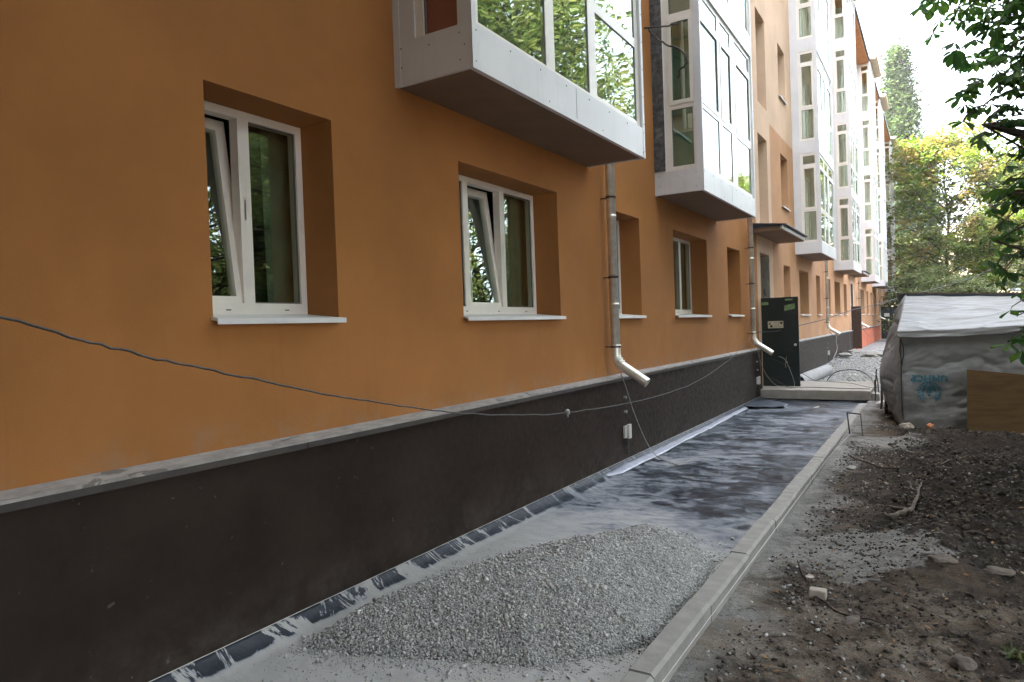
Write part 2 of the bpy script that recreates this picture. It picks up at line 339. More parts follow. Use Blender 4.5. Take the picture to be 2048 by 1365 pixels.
def leafmat(name, stops, trans=.35, brown=None):
    m = Mat(name, .55, spec=.3); c = m.ramp(m.rnd(), stops)
    if brown: c = m.mix(m.range(m.noise(.45, 3, .6), .5, .62, 0, .8), c, m.ramp(m.rnd(), brown))
    m.color(c); t = m.n.new('ShaderNodeBsdfTranslucent'); hs = m.n.new('ShaderNodeHueSaturation'); hs.inputs['Value'].default_value = 1.3; hs.inputs['Saturation'].default_value = 1.15
    m.l.new(c, hs.inputs['Color']); m.l.new(hs.outputs[0], t.inputs[0]); mx = m.n.new('ShaderNodeMixShader'); mx.inputs[0].default_value = trans
    m.l.new(m.b.outputs[0], mx.inputs[1]); m.l.new(t.outputs[0], mx.inputs[2]); m.l.new(mx.outputs[0], m.n['Material Output'].inputs[0]); return m.m
M['leaf_dark'] = leafmat('leaf_deep_green', [(0, (.035, .085, .028)), (.6, (.06, .13, .036)), (1, (.11, .18, .045))], .45)
M['leaf_far'] = leafmat('leaf_yellow_green', [(0, (.045, .085, .018)), (.5, (.09, .14, .028)), (1, (.18, .21, .05))], .4, [(0, (.20, .13, .05)), (1, (.32, .22, .10))])
M['leaf_mid'] = leafmat('leaf_mid_green', [(0, (.055, .08, .03)), (.6, (.11, .135, .05)), (1, (.20, .205, .09))], .4)
M['leaf_poplar'] = leafmat('leaf_poplar', [(0, (.03, .055, .025)), (.6, (.055, .085, .035)), (1, (.09, .12, .045))], .35)

# ---------------------------------------------------------------- the building
YB0, YB1, ZT = -7.0, 66.0, 15.0
bld = empty('apartment_building', (0, 0, 0), 'long five storey block, orange-brown plaster below and peach above, with white glazed bays', 'building')
G = [(2.455, 3.407), (4.855, 6.645), (8.10, 9.05), (10.47, 12.29), (13.69, 14.71), (19.49, 20.48), (21.95, 23.62), (25.27, 26.2), (28.2, 28.95), (30.15, 32.0), (33.35, 34.5),
     (41.0, 43.3), (44.9, 46.0), (47.6, 49.2), (50.9, 52.0), (56.4, 58.1), (59.2, 61.3)]
BAYS = [(4.08, 7.45), (9.73, 12.99), (21.38, 24.66), (30.1, 33.5), (41.6, 44.95), (49.1, 52.4), (61.2, 64.5)]
STAIR = [(16.85, 17.87), (36.3, 37.35), (55.0, 56.0)]
holes = []; wins = []
for i, (a, b) in enumerate(G):
    holes.append((a, b, 1.80, 3.13)); wins.append((a, b, 1.845, 3.13, 0, i))
    for k in range(1, 5):
        z0 = 1.81 + 2.885 * k
        if any(a < B1 and b > B0 for B0, B1 in BAYS): continue
        if z0 + 1.4 > ZT: continue
        holes.append((a, b, z0 - .045, z0 + 1.36)); wins.append((a, b, z0, z0 + 1.36, k, i))
for a, b in STAIR:
    holes += [(a - .1, b - .1, 3.86, 6.0), (a, b, 6.74, 8.9), (a, b, 9.64, 11.8), (a, b, 12.5, 14.2)]
    for z0, z1 in ((3.86, 6.0), (6.74, 8.9), (9.64, 11.8), (12.5, 14.2)): wins.append((a - (.1 if z0 < 4 else 0), b - (.1 if z0 < 4 else 0), z0, z1, 5, 99))
DOORS = [(16.62, 17.66), (36.2, 37.25), (55.0, 56.0)]
for a, b in DOORS: holes.append((a, b, .17, 3.24))
PORT = [(16.3, 18.13), (35.9, 37.7), (54.7, 56.4)]
def wallmat(u, v):
    if v > 6.5: return 1
    return 1 if any(a < u < b for a, b in PORT) else 2 if u > 18.13 else 0
mb = MB(); ucuts = [x for p in PORT for x in p]
mb.perf(lambda u, v, d: (d, u, v), (YB0, YB1, -.3, ZT), holes, -.38, 0, mf=(wallmat, ucuts, [6.5]), back=False)
wall = mb.build('wall', [M['plaster_low'], M['plaster_up'], M['plaster_mid']], bld, fix=False)
# outer shell at the back, ends, floors, inner lining
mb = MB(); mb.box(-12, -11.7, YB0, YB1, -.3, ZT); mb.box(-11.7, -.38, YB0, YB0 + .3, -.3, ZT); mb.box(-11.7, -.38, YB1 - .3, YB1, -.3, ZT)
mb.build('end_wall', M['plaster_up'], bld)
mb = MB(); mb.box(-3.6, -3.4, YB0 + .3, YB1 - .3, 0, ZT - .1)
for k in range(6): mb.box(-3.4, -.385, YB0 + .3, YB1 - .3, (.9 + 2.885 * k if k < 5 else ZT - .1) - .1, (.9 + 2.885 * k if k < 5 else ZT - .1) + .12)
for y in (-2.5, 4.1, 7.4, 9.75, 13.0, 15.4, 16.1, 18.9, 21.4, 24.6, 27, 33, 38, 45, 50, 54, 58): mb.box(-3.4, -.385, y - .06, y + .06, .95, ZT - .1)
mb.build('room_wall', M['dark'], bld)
mb = MB(); mb.box(-12.5, .70, YB0 - .4, YB1 + .5, ZT + .06, ZT + .2); rf = mb.build('roof', M['roofdark'], bld)
mb = MB(); mb.box(.0, .62, YB0, YB1 + .4, ZT - .02, ZT + .055); mb.build('eave_soffit', M['eave'], rf)
# plinth + cap
mb = MB()
for a, b, m in ((YB0, 16.18, 0), (18.2, 35.85, 0), (37.75, 54.4, 1), (56.4, YB1, 0)): mb.box(-.05, .07, a, b, -.3, 1.045, m)
mb.build('plinth', [M['plinth'], M['plinth_orange']], bld)
for a, b in ((YB0, 16.2), (18.18, 35.87), (37.73, 54.42), (56.4, YB1)):
    y = a; k = 0; mb = MB()
    while y < b - .05:
        e = min(y + 2.5, b); dz = random.uniform(-.004, .004); dx = random.uniform(-.003, .003)
        mb.hexa([(-.01, y + .004, 1.047), (.104 + dx, y + .004, 1.047), (-.01, e, 1.047), (.104 + dx, e, 1.047), (-.01, y + .004, 1.092 + dz), (.104 + dx, y + .004, 1.064 + dz), (-.01, e, 1.092 + dz), (.104 + dx, e, 1.064 + dz)])
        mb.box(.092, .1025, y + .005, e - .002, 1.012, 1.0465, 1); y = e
    mb.build('plinth_cap', [M['cap'], M['capedge']], bld)
# windows
def ring(mb, mp, r, w, d0, d1, m=0):
    mb.perf(mp, r, [(r[0] + w, r[1] - w, r[2] + w, r[3] - w)], d0, d1, m)
def window(a, b, z0, z1, floor, idx):
    near = floor == 0 and idx < 5
    L = 'tall narrow stair window in the peach strip' if floor == 5 else None
    mp = lambda u, v, d: (d, u, v); w = b - a
    if floor == 0 and idx == 1: cuts = [a + .50, a + 1.14]
    elif w > 1.5: cuts = [a + w / 3, a + 2 * w / 3]
    elif w > .85: cuts = [a + w / 2]
    else: cuts = []
    e = [a + .003] + cuts + [b - .003]; fh = .055; lights = []
    for i in range(len(e) - 1):
        l0 = e[i] + (.05 if i == 0 else .042); l1 = e[i + 1] - (.05 if i == len(e) - 2 else .042); lights.append((l0, l1, z0 + .075, z1 - .055))
    tilt = 0 if (idx == 0 and floor == 0) else 1 if (idx == 1 and floor == 0) else None
    if floor == 0 and idx == 3: tilt = None
    mb = MB(); mb.perf(mp, (a + .003, b - .003, z0 + .003, z1 - .003), lights, -.365, -.29)
    fr = mb.build('window', M['pvc'], bld, fix=False)
    if L: fr['label'] = L
    g = MB(); s = MB()
    for i, (l0, l1, v0, v1) in enumerate(lights):
        if i == tilt: continue
        g.box(-.318, -.312, l0 - .01, l1 + .01, v0 - .01, v1 + .01)
        if near:   # dark gasket
            ring(s, mp, (l0 + .001, l1 - .001, v0 + .001, v1 - .001), .008, -.3115, -.304)
    if g.v: g.build('pane', M['glass'], fr)
    if s.v: s.build('gasket', M['screw'], fr, fix=False)
    if tilt is not None:
        l0, l1, v0, v1 = lights[tilt]; l0 -= .03; l1 += .03; v0 -= .03; v1 += .02; an = R(7.5)
        def mt(u, v, d):
            h = v - v0; dd = d + .325
            return (-.325 + dd * math.cos(an) - h * math.sin(an), u, v0 + h * math.cos(an) + dd * math.sin(an))
        s = MB(); ring(s, mt, (l0, l1, v0, v1), .07, -.36, -.30); sa = s.build('tilted_sash', M['pvc'], fr, fix=False)
        g = MB(); p = [mt(u, v, d) for v in (v0 + .06, v1 - .06) for u in (l0 + .06, l1 - .06) for d in (-.335, -.327)]
        g.add(p, [(0, 2, 3, 1), (4, 5, 7, 6), (0, 1, 5, 4), (2, 6, 7, 3), (0, 4, 6, 2), (1, 3, 7, 5)]); g.build('sash_pane', M['glass'], fr)
        h = MB(); h.box(-.45, -.29, l1 - .0, l1 + .012, (v0 + v1) / 2 - .05, (v0 + v1) / 2 + .08); h.build('stay', M['pvc'], fr)
    if near:
        for u in ([a + .3, b - .2] if w < 1.5 else [a + .45, a + 1.0, b - .25]): 
            d = MB(); d.box(-.289, -.2875, u, u + .035, z0 + .028, z0 + .036); d.build('drain_slot', M['screw'], fr)
    if floor == 0 and idx == 3:
        c = MB()
        for q in range(2):
            c.box(-.40, -.39, a + .05, b - .05, z0 + .05, z1 - .05)
        c.v = c.v[:8]; c.f = c.f[:6]; c.m = c.m[:6]; c.build('blind', M['curtain_dark'], fr)
    # sill
    s = MB(); zz = z0 - .002
    if floor != 5:
        s.hexa([(-.289, a + .004, zz), (.052, a - .012, zz - .036), (-.289, b - .004, zz), (.052, b + .012, zz - .036), (-.289, a + .004, zz + .006), (.052, a - .012, zz - .030), (-.289, b - .004, zz + .006), (.052, b + .012, zz - .030)])
        s.box(.0525, .058, a - .012, b + .012, zz - .062, zz - .0295)
        s.hexa([(.002, a - .014, zz - .036), (.056, a - .014, zz - .046), (.002, a - .012, zz - .036), (.056, a - .012, zz - .046), (.002, a - .014, zz - .018), (.056, a - .014, zz - .026), (.002, a - .012, zz - .018), (.056, a - .012, zz - .026)])
        s.build('sill', M['sill'], fr)
M['curtain_green'] = simple('grey_green_curtain', (.11, .14, .09), .9, var=.2, ns=4); M['curtain_dark'] = simple('olive_blind', (.11, .12, .085), .8, var=.15, ns=3)
for w_ in wins: window(*w_)
def drape(y0, y1, z0, z1, x, mat, parent, name='curtain', amp=.03, n=60, wl=.11):
    ys = np.linspace(y0, y1, n); P = []
    for z in (z0, (z0 + z1) / 2, z1):
        P.append(np.stack([x + amp * np.sin(ys * 2 * math.pi / wl + z) * (1.2 - .3 * (z - z0) / (z1 - z0)) + .01 * np.sin(ys * 31), ys, np.full(n, z)], -1))
    V = np.concatenate(P); I = np.arange(3 * n).reshape(3, n); F = np.stack([I[:-1, :-1], I[:-1, 1:], I[1:, 1:], I[1:, :-1]], -1).reshape(-1, 4)
    return npmesh(name, V, F, mat, parent, True)
drape(5.30, 5.72, 1.90, 2.9, -.52, M['curtain'], bld, 'net_curtain', amp=.02)
drape(3.20, 3.60, 1.87, 3.1, -.45, M['curtain_green'], bld, 'side_curtain', amp=.012, wl=.2); drape(6.15, 6.75, 1.87, 3.1, -.45, M['curtain_green'], bld, 'side_curtain', amp=.012, wl=.2)
# bays
ZB = 3.53; PIT = 2.86
def bay(y0, y1, n):
    W = y1 - y0; c = MB(); dark = n < 2
    # storey layout
    if n == 0: cols = [(.13, 1.155), (1.31, 2.015), (2.18, 3.225)]
    else: cols = [(.10, 1.04), (1.22, 1.82), (2.13, W - .14)]
    zs = [3.85 + PIT * k for k in range(4)]; top = 15.12
    fr_out = []
    for k, zb in enumerate(zs): fr_out.append((zb, zb + 2.50))
    fo = lambda u, v, d: (.7 - .06 + d, u, v)
    # front cladding with openings for frames
    c.perf(lambda u, v, d: (d, u, v), (y0, y1, ZB, top), [(y0 + .055, y1 - .06, a, b) for a, b in fr_out], .66, .70)
    for yy, s in ((y0, 1), (y1, -1)):
        lo = .17 if (n == 1 and s == 1) else .2
        hl = [(lo, .64, a, b) for a, b in fr_out]
        c.perf(lambda u, v, d, yy=yy, s=s: (u, yy + s * d, v), (0.002 if not (n == 1 and s == 1) else .002, .66, ZB, top), hl, .03, .0)
    sh = c.build('bay_window', [M['clad']], bld, fix=True)
    sh['label'] = ['white glazed bay nearest the camera, trees mirrored in its panes', 'white glazed bay with dark unfinished strip beside its side window', 'white glazed bay just beyond the entrance canopy'][n] if n < 3 else 'white glazed bay far along the facade'
    # corner trims and lips
    t = MB(); t.box(.60, .704, y0 - .004, y0 - .0005, ZB - .004, top); t.box(.7005, .704, y0 - .004, y0 + .05, ZB - .004, top)
    t.box(.7005, .704, y1 - .05, y1 + .004, ZB - .004, top); t.box(.60, .704, y1 + .0005, y1 + .004, ZB - .004, top)
    t.box(.0, .06, y0 - .004, y0 - .0005, ZB - .004, top if n else top)
    if n < 4: t.build('corner_trim', M['clad'], sh)
    if n == 1:
        g = MB()
        g.perf(lambda u, v, d: (u, y0 - .012 + d, v), (.004, .168, 3.86, 6.34), [], .0, .006); g.build('unfinished_strip', M['gap'], sh)
    s = MB(); s.box(.002, .655, y0 + .035, y1 - .035, ZB + .006, ZB + .02); s.build('soffit', M['soffit'], sh)
    f = MB()
    for k in range(4): f.box(.004, .655, y0 + .035, y1 - .035, zs[k] - .3, zs[k] - .04)
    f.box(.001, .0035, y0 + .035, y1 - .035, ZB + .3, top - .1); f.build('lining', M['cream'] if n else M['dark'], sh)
    r = MB(); r.box(.0, 1.04, y0 - .08, y1 + .10, top + .07, top + .16); r.box(.02, .98, y0 - .04, y1 + .06, top + .001, top + .069); r.build('bay_roof', M['eave_pale'], sh)
    for k, (za, zb_) in enumerate(fr_out):
        m = MB(); g = MB(); sash = MB(); gk = MB()
        rows = [(za + .06, za + .86), (za + .955, za + 2.10), (za + 2.20, za + 2.43)]
        hs = []
        for i, (a, b) in enumerate(cols):
            if n == 0 and k == 0 and i < 2: hs.append((y0 + a, y0 + b, -1, rows[0][0] - .02, rows[1][1]))
            else:
                for j, rw in enumerate(rows): hs.append((y0 + a, y0 + b, j, *rw))
        mpf = lambda u, v, d: (d, u, v)
        m.perf(mpf, (y0 + .055, y1 - .06, za, zb_), [(h[0], h[1], h[3], h[4]) for h in hs], .625, .672)
        for h in hs:
            g.box(.654, .660, h[0] - .01, h[1] + .01, h[3] - .01, h[4] + .01)
            if n < 2: ring(gk, mpf, (h[0] + .001, h[1] - .001, h[3] + .001, h[4] - .001), .004, .6605, .664)
            if h[2] == 1 and (n != 0) : ring(sash, mpf, (h[0] - .028, h[1] + .028, h[3] - .028, h[4] + .028), .055, .6725, .680)
        for yy, s in ((y0, 1), (y1, -1)):
            mps = lambda u, v, d, yy=yy, s=s: (u, yy + s * (.012 + d), v)
            rws = [(.27, .575, *rw) for rw in rows]
            if n == 0: rws[0] = (.275, .575, za - .06 + .05, rows[0][1])
            lo = .17 if (n == 1 and s == 1) else .2
            m.perf(mps, (lo, .625, za, zb_), rws, .055, .0)
            for q, rw in enumerate(rws):
                g.box(rw[0] - .01, rw[1] + .01, min(yy + s * .036, yy + s * .044), max(yy + s * .036, yy + s * .044), rw[2] - .01, rw[3] + .01)
                if n < 4: ring(gk, mps, (rw[0] + .001, rw[1] - .001, rw[2] + .001, rw[3] - .001), .009, .02, .012)
                if q == 1 and s == 1: ring(sash, mps, (rw[0] - .028, rw[1] + .028, rw[2] - .028, rw[3] + .028), .055, -.0005, -.010)
        m.build('frame', M['pvc'], sh); g.build('pane', M['glass'], sh)
        if gk.v: gk.build('gasket', M['screw'], sh, fix=False)
        if sash.v: sash.build('sash', M['pvc'], sh)
        # what hangs inside
        if n == 0 and k == 0: drape(y0 + .09, y0 + .10, 0, 1, .3, M['maroon'], sh) if False else None
        rs = random.random()
        if n > 1 or k > 0:
            if rs < .45: drape(y0 + .3, y0 + .3 + W * random.uniform(.15, .4), za + .1, za + 2.4, .5, M['curtain'], sh, amp=.02)
            elif rs < .7: drape(y1 - .9, y1 - .2, za + .1, za + 2.4, .15, M['curtain'], sh, amp=.02)
            b_ = MB(); ww = y0 + random.uniform(.9, 1.4); b_.box(.02, .07, ww, ww + .9, za + .3, za + 2.1); ring(b_, lambda u, v, d: (d, u, v), (ww - .06, ww + .96, za + .24, za + 2.16), .07, .02, .1); b_.build('balcony_door', M['white'], sh)
    if n == 0:
        b_ = MB(); b_.box(.22, .60, y0 + .055, y0 + .062, 3.86, 6.3); b_.build('maroon_blind', M['maroon'], sh)
    if n == 1:
        b_ = MB(); b_.box(.10, .60, y0 + .30, y0 + .32, 3.86, 4.45); b_.build('teal_board', M['teal'], sh)
        b_ = MB(); b_.box(.10, .60, y0 + .29, y0 + .30, 4.46, 4.49); b_.tube([(.3, y0 + .5, 4.5), (.3, y0 + .5, 6.2)], .03, 6); b_.box(.02, .3, y0 + .7, y0 + .74, 3.9, 5.6); b_.build('inner_frame', M['white'], sh)
        b_ = MB(); b_.box(.02, .6, y0 + .6, y0 + .64, 4.8, 6.3); b_.build('dark_partition', M['teal'], sh)
    if n < 3:
        q = MB()
        for zz in (3.56, 6.38, 9.24): q.box(.7003, .7016, y0 + W * .49, y0 + W * .49 + .004, zz, zz + .27 + (.03 if zz > 4 else 0))
        q.build('panel_seam', M['screw'], sh); q = MB()
        for (u, v) in [(.07, 3.66), (.07, 3.8), (.33, 3.77), (.6, 3.6), (.6, 3.79), (.64, 3.7)]:
            q.tube([(u, y0 + .001, v), (u, y0 - .006, v)], .006, 6)
        for k in range(8): q.tube([(.702, y0 + .05 + W * k / 7.2, 3.80), (.707, y0 + .05 + W * k / 7.2, 3.80)], .006, 6)
        for k in range(4): q.tube([(.702, y0 + .04 + W * k / 3.1, 3.58), (.707, y0 + .04 + W * k / 3.1, 3.58)], .005, 6)
        for k in range(10): q.tube([(.702, y1 - .02, 3.6 + .3 * k), (.707, y1 - .02, 3.6 + .3 * k)], .006, 6)
        q.build('screws', M['screw'], sh)
M['eave_pale'] = simple('bay_roof_cream', (.62, .50, .38), .8, var=.08, ns=3)
for n, (a, b) in enumerate(BAYS): bay(a, b, n)
# entrance canopies
for n, (a, b, X) in enumerate(((15.9, 18.85, .62), (35.3, 38.4, .62), (54.2, 57, .62))):
    m = MB(); m.box(.002, X, a, b, 3.62, 3.70); c_ = m.build('entrance_canopy', M['soffit'], bld)
    m = MB(); m.box(X - .03, X + .012, a - .01, b + .01, 3.645, 3.722); m.build('fascia', M['clad'], c_)
    m = MB(); m.hexa([(.002, a - .06, 3.80), (X + .10, a - .06, 3.724), (.002, b + .06, 3.80), (X + .10, b + .06, 3.724), (.002, a - .06, 3.815), (X + .10, a - .06, 3.738), (.002, b + .06, 3.815), (X + .10, b + .06, 3.738)])
    m.add([(.002, a - .03, 3.70), (X, a - .03, 3.70), (X, a - .03, 3.725), (.002, a - .03, 3.80)] + [(.002, a - .005, 3.70), (X, a - .005, 3.70), (X, a - .005, 3.725), (.002, a - .005, 3.80)],
          [(0, 1, 2, 3), (7, 6, 5, 4), (0, 4, 5, 1), (1, 5, 6, 2), (2, 6, 7, 3), (3, 7, 4, 0)]); m.build('canopy_sheet', M['roofdark'], c_)
# door jamb plaster edges and passage
rj = random.Random(3)
for a, b in DOORS[:2]:
    for yy, s in ((a, 1), (b, -1)):
        z = .18; m = MB()
        while z < 3.2:
            h_ = rj.uniform(.15, .4); w_ = rj.uniform(.015, .045); e_ = min(z + h_, 3.2)
            m.hexa([(-.15, yy, z), (.004, yy, z), (-.15, yy + s * w_, z), (.004, yy + s * w_, z), (-.15, yy, e_), (.004, yy, e_), (-.15, yy + s * w_, e_), (.004, yy + s * w_, e_)]); z = e_
        m.build('door_jamb', M['cap'], bld)
# doors
def leafdoor(y, x0, x1, z0, z1, mat, label, t=.05):
    m = MB(); m.box(x0, x1, y - t / 2, y + t / 2, z0, z1); d = m.build('door', mat, bld); d['label'] = label
    bv = d.modifiers.new('bevel', 'BEVEL'); bv.width = .006; bv.segments = 1
    return d
d1 = leafdoor(16.62, .0, .79, .19, 2.19, M['door'], 'black steel entrance door standing open by the slab, plate and stickers on it')
yf = 16.595
m = MB(); m.box(.14, .47, yf - .008, yf - .002, 1.50, 1.66); pl = m.build('cream_notice', M['brassplate'], d1)
m = MB()
for (u, v, r) in ((.18, 1.60, .022), (.215, 1.545, .030), (.43, 1.615, .028)): m.tube([(u, yf - .0085, v), (u, yf - .0105, v)], r, 9)
for u in range(5): m.box(.26 + .03 * u, .28 + .03 * u, yf - .0105, yf - .0085, 1.625, 1.635)
for u in range(4): m.box(.25 + .035 * u, .275 + .035 * u, yf - .0105, yf - .0085, 1.585, 1.591); m.box(.28 + .035 * u, .305 + .035 * u, yf - .0105, yf - .0085, 1.535, 1.541)
m.build('notice_marks', M['inkdark'], pl)
m = MB(); m.perf(lambda u, v, d: (u + .05 * (v - 1.93), yf - d, v + .22 * (u - .6)), (.50, .72, 1.90, 2.02), [], .001, .006); m.build('green_sticker', M['greensticker'], d1)
m = MB(); m.box(.0, .16, yf - .006, yf - .001, 2.03, 2.10); m.box(.52, .68, yf - .006, yf - .001, 2.11, 2.15); m.build('label_strip', M['brassplate2'] if 'brassplate2' in M else M['greensticker'], d1)
m = MB(); m.tube([(.715, yf - .001, 1.12), (.715, yf - .03, 1.12)], .03, 14); m.build('lock', M['galv'], d1)
m = MB()
for seg in ([(.52, .80), (.50, .72), (.545, .67)], [(.50, .70), (.49, .60), (.50, .55)]): m.tube([(u, yf - .001, v + .05) for u, v in seg], .006, 4)
m.build('scratch', M['cap'], d1)
d2 = leafdoor(36.25, .0, .42, .2, 2.17, M['rust'], 'narrow rusty brown door leaf standing open at the second entrance')
d3 = leafdoor(54.9, .1, 1.15, .1, 2.3, M['door'], 'black door leaf standing open at the farthest entrance')
m = MB(); m.box(.3, .62, 54.86, 54.87, 1.62, 1.85); m.build('white_notice', M['white'], d3); m = MB(); m.box(.85, .95, 54.86, 54.87, 1.68, 1.78); m.build('white_notice', M['white'], d3)
# drainpipes
def drain(y, ex, ez, n):
    x, r = .125, .055; zk = ez + .30
    p = [(x, y, 3.0), (x, y, 14.98), (x + .3, y, 15.05)] if False else None
    m = MB(); z = zk + .02
    m.tube([(x, y, z), (x, y, 15.04)], r, 20, caps=True)
    for k in range(12):
        zz = zk + .62 + 1.05 * k
        if zz < 14.9: m.tube([(x, y, zz), (x, y, zz + .03)], r + .004, 20)
    o = m.build('drainpipe', M['galv'], bld, smooth=False)
    for pl_ in o.data.polygons: pl_.use_smooth = len(pl_.vertices) == 4
    m = MB(); m.tube([(x, y, zk + .14), (x, y, zk + .02), (x + .012, y, zk - .03), (x + .045, y, zk - .075), (x + .075, y, zk - .10)], [r + .003, r + .003, r + .006, r + .006, r + .003], 20, caps=False)
    m.tube([(x, y, zk + .13), (x, y, zk + .155)], r + .008, 20)
    for f_ in range(3): m.tube([(x + .006 + .022 * f_, y, zk - .005 - .03 * f_), (x + .013 + .022 * f_, y, zk - .015 - .03 * f_)], r + .011, 20)
    e_ = m.build('elbow', M['galv'], o, smooth=True)
    m = MB(); s = Vector((x + .06, y, zk - .088)); e = Vector((ex, y, ez)); dirn = (e - s).normalized()
    for (rr, rev) in ((r + .002, 0), (r - .004, 1)): m.tube([s, e], rr, 24, caps=False)
    sp = m.build('spout', M['galv'], o, smooth=True, fix=False)
    for zz in (zk + .12, zk + .95 + .2 * (n % 2), zk + 1.9, zk + 3.2, zk + 5, zk + 7, zk + 9, zk + 11): 
        m = MB(); m.tube([(x, y, zz), (x, y, zz + .022)], r + .009, 16); m.box(.0, x - r + .01, y - .012, y + .012, zz + .004, zz + .016); m.box(x + .01, x + .03, y - r - .05, y - r + .01, zz + .004, zz + .016); m.build('pipe_bracket', M['rust'], o)
for n, (y, ex, ez) in enumerate(((7.80, .51, 1.01), (15.15, .50, 1.0), (26.9, .50, 1.10), (38.9, .52, 1.13), (53.4, .66, 1.34))): drain(y, ex, ez, n)
# vertical grooves beside the pipes
# junction boxes
for y, zc in ((8.14, .375), (15.62, .40), (27.1, .45)):
    m = MB(); m.box(.071, .10, y - .06, y + .03, zc - .08, zc + .07); m.box(.1005, .135, y - .015, y + .065, zc - .09, zc + .085); j = m.build('junction_box', M['white'], bld)
    bv = j.modifiers.new('b', 'BEVEL'); bv.width = .004; bv.segments = 2
    m = MB(); m.tube([(.095, y + .015, zc - .09), (.095, y + .015, .09)], .011, 8); m.tube([(.095, y + .015, .12), (.095, y + .015, .10)], .02, 8); m.build('conduit', M['cablegrey'], j)
    m = MB()
    for z in (.62, .80): m.tube([(.07, y, z), (.10, y, z)], .014, 8); m.tube([(.10, y, z), (.104, y, z)], .02, 8)
    m.build('anchor', M['cablelight'], j)
for y0_, n_ in ((12.4, 9),):
    m = MB()
    for k in range(n_): m.tube([(.0705, 12.2 + random.random() * 2.6, .3 + random.random() * .5), (.0725, 12.5, .5)][:1] * 1 + [], .01, 5) if False else None

# ---------------------------------------------------------------- ground
def soil_h(X, Y):
    X = np.asarray(X, float); Y = np.asarray(Y, float); b = np.full(np.broadcast(X, Y).shape, -.13)
    b = b + .30 * np.exp(-(((X - 4.35) / .75) ** 2 + ((Y - 7.6) / 1.6) ** 2)) + .12 * np.exp(-(((X - 3.4) / .55) ** 2 + ((Y - 5.9) / .8) ** 2))
    b = b + .1 * np.clip((Y - 8) / 4, 0, 1)
    far = np.clip((X - 2.5) / .5, 0, 1); dug = np.clip((X - 2.9) / .5, 0, 1) * np.clip((Y - 6.0) / 1.2, 0, 1) * np.clip((12.2 - Y) / .8, 0, 1)
    b = b + dug * (.05 + .10 * fbm(X * 2.1, Y * 1.7, 4, 44) + .06 * np.abs(fbm(X * 6, Y * 6, 4, 45)) + .03 * np.abs(fbm(X * 19, Y * 19, 3, 46)))
    b = b + far * (.04 * fbm(X * 1.6, Y * 1.6, 3, 1) + .045 * fbm(X * 5, Y * 5, 5, 2)) + .010 * fbm(X * 14, Y * 14, 4, 3) * (0.35 + far)
    b = b + .02 * np.clip(1 - (X - 2.2) / .25, 0, 1) * (.5 + fbm(X * 3, Y * 3, 3, 5))
    return b
xs = np.concatenate([[2.19], np.linspace(2.2, 5.2, 230), np.linspace(5.25, 14, 60)]); ys = np.concatenate([np.linspace(-6, 2.3, 70), np.linspace(2.32, 9, 420), np.linspace(9.02, 18, 300), np.geomspace(18.1, 64, 80)])
o = grid('bare_soil_ground', xs, ys, soil_h, M['soil']); tag(o, kind='structure')
mb = MB(); mb.box(-400, 500, -300, 700, -.6, -.34); o = mb.build('ground', M['soil'], None); tag(o, kind='structure')
# membrane-covered path bed
def mem(X, Y):
    z = -.05 + .010 * fbm(X * 1.6, Y * 3.2, 4, 4) + .0035 * fbm(X * 5, Y * 14, 3, 6)
    z = z + .010 * (1 - np.clip(np.abs(fbm(X * .8, Y * 2.6, 3, 71)) * 5, 0, 1)) ** 2 * np.clip((Y - 5.2) / 1.5, 0, 1) + .006 * (1 - np.clip(np.abs(fbm(X * 2.2 + Y, Y * 3.1 - X, 3, 73)) * 4, 0, 1)) ** 2; t = np.clip((.27 - X) / .19, 0, 1); z = np.where(X < .27, z * (1 - t) + t * .028 - 0 + 0 * X, z) + np.where(X < .27, -.075 * t * (1 - t), 0)
    z = z + np.where(X < .27, .004 * fbm(X * 3, Y * 9, 3, 8), 0)
    return z
xs = np.concatenate([np.linspace(.072, .3, 22), np.linspace(.32, 2.1, 120)]); ys = np.concatenate([np.linspace(-5, 1.9, 40), np.linspace(1.92, 15.93, 620)])
o = grid('path', xs, ys, mem, M['membrane']); tag(o, kind='structure')
# dusty fine sand beneath the gravel heap
def grv(X, Y):
    return .0 + .03 * fbm(X * 2, Y * 2, 3, 7) + .012 * fbm(X * 14, Y * 14, 3, 9) + .22 * np.exp(-(((X - 1.2) / 1.3) ** 2 + ((Y - 31) / 3.) ** 2)) + .07 * np.clip((Y - 20) / 8, 0, 1)
xs = np.linspace(-.02, 2.72, 110); ys = np.concatenate([np.linspace(17.9, 30, 260), np.geomspace(30.1, 66, 120)])
o = grid('gravel_path', xs, ys, grv, M['gravelbed']); tag(o, kind='structure')
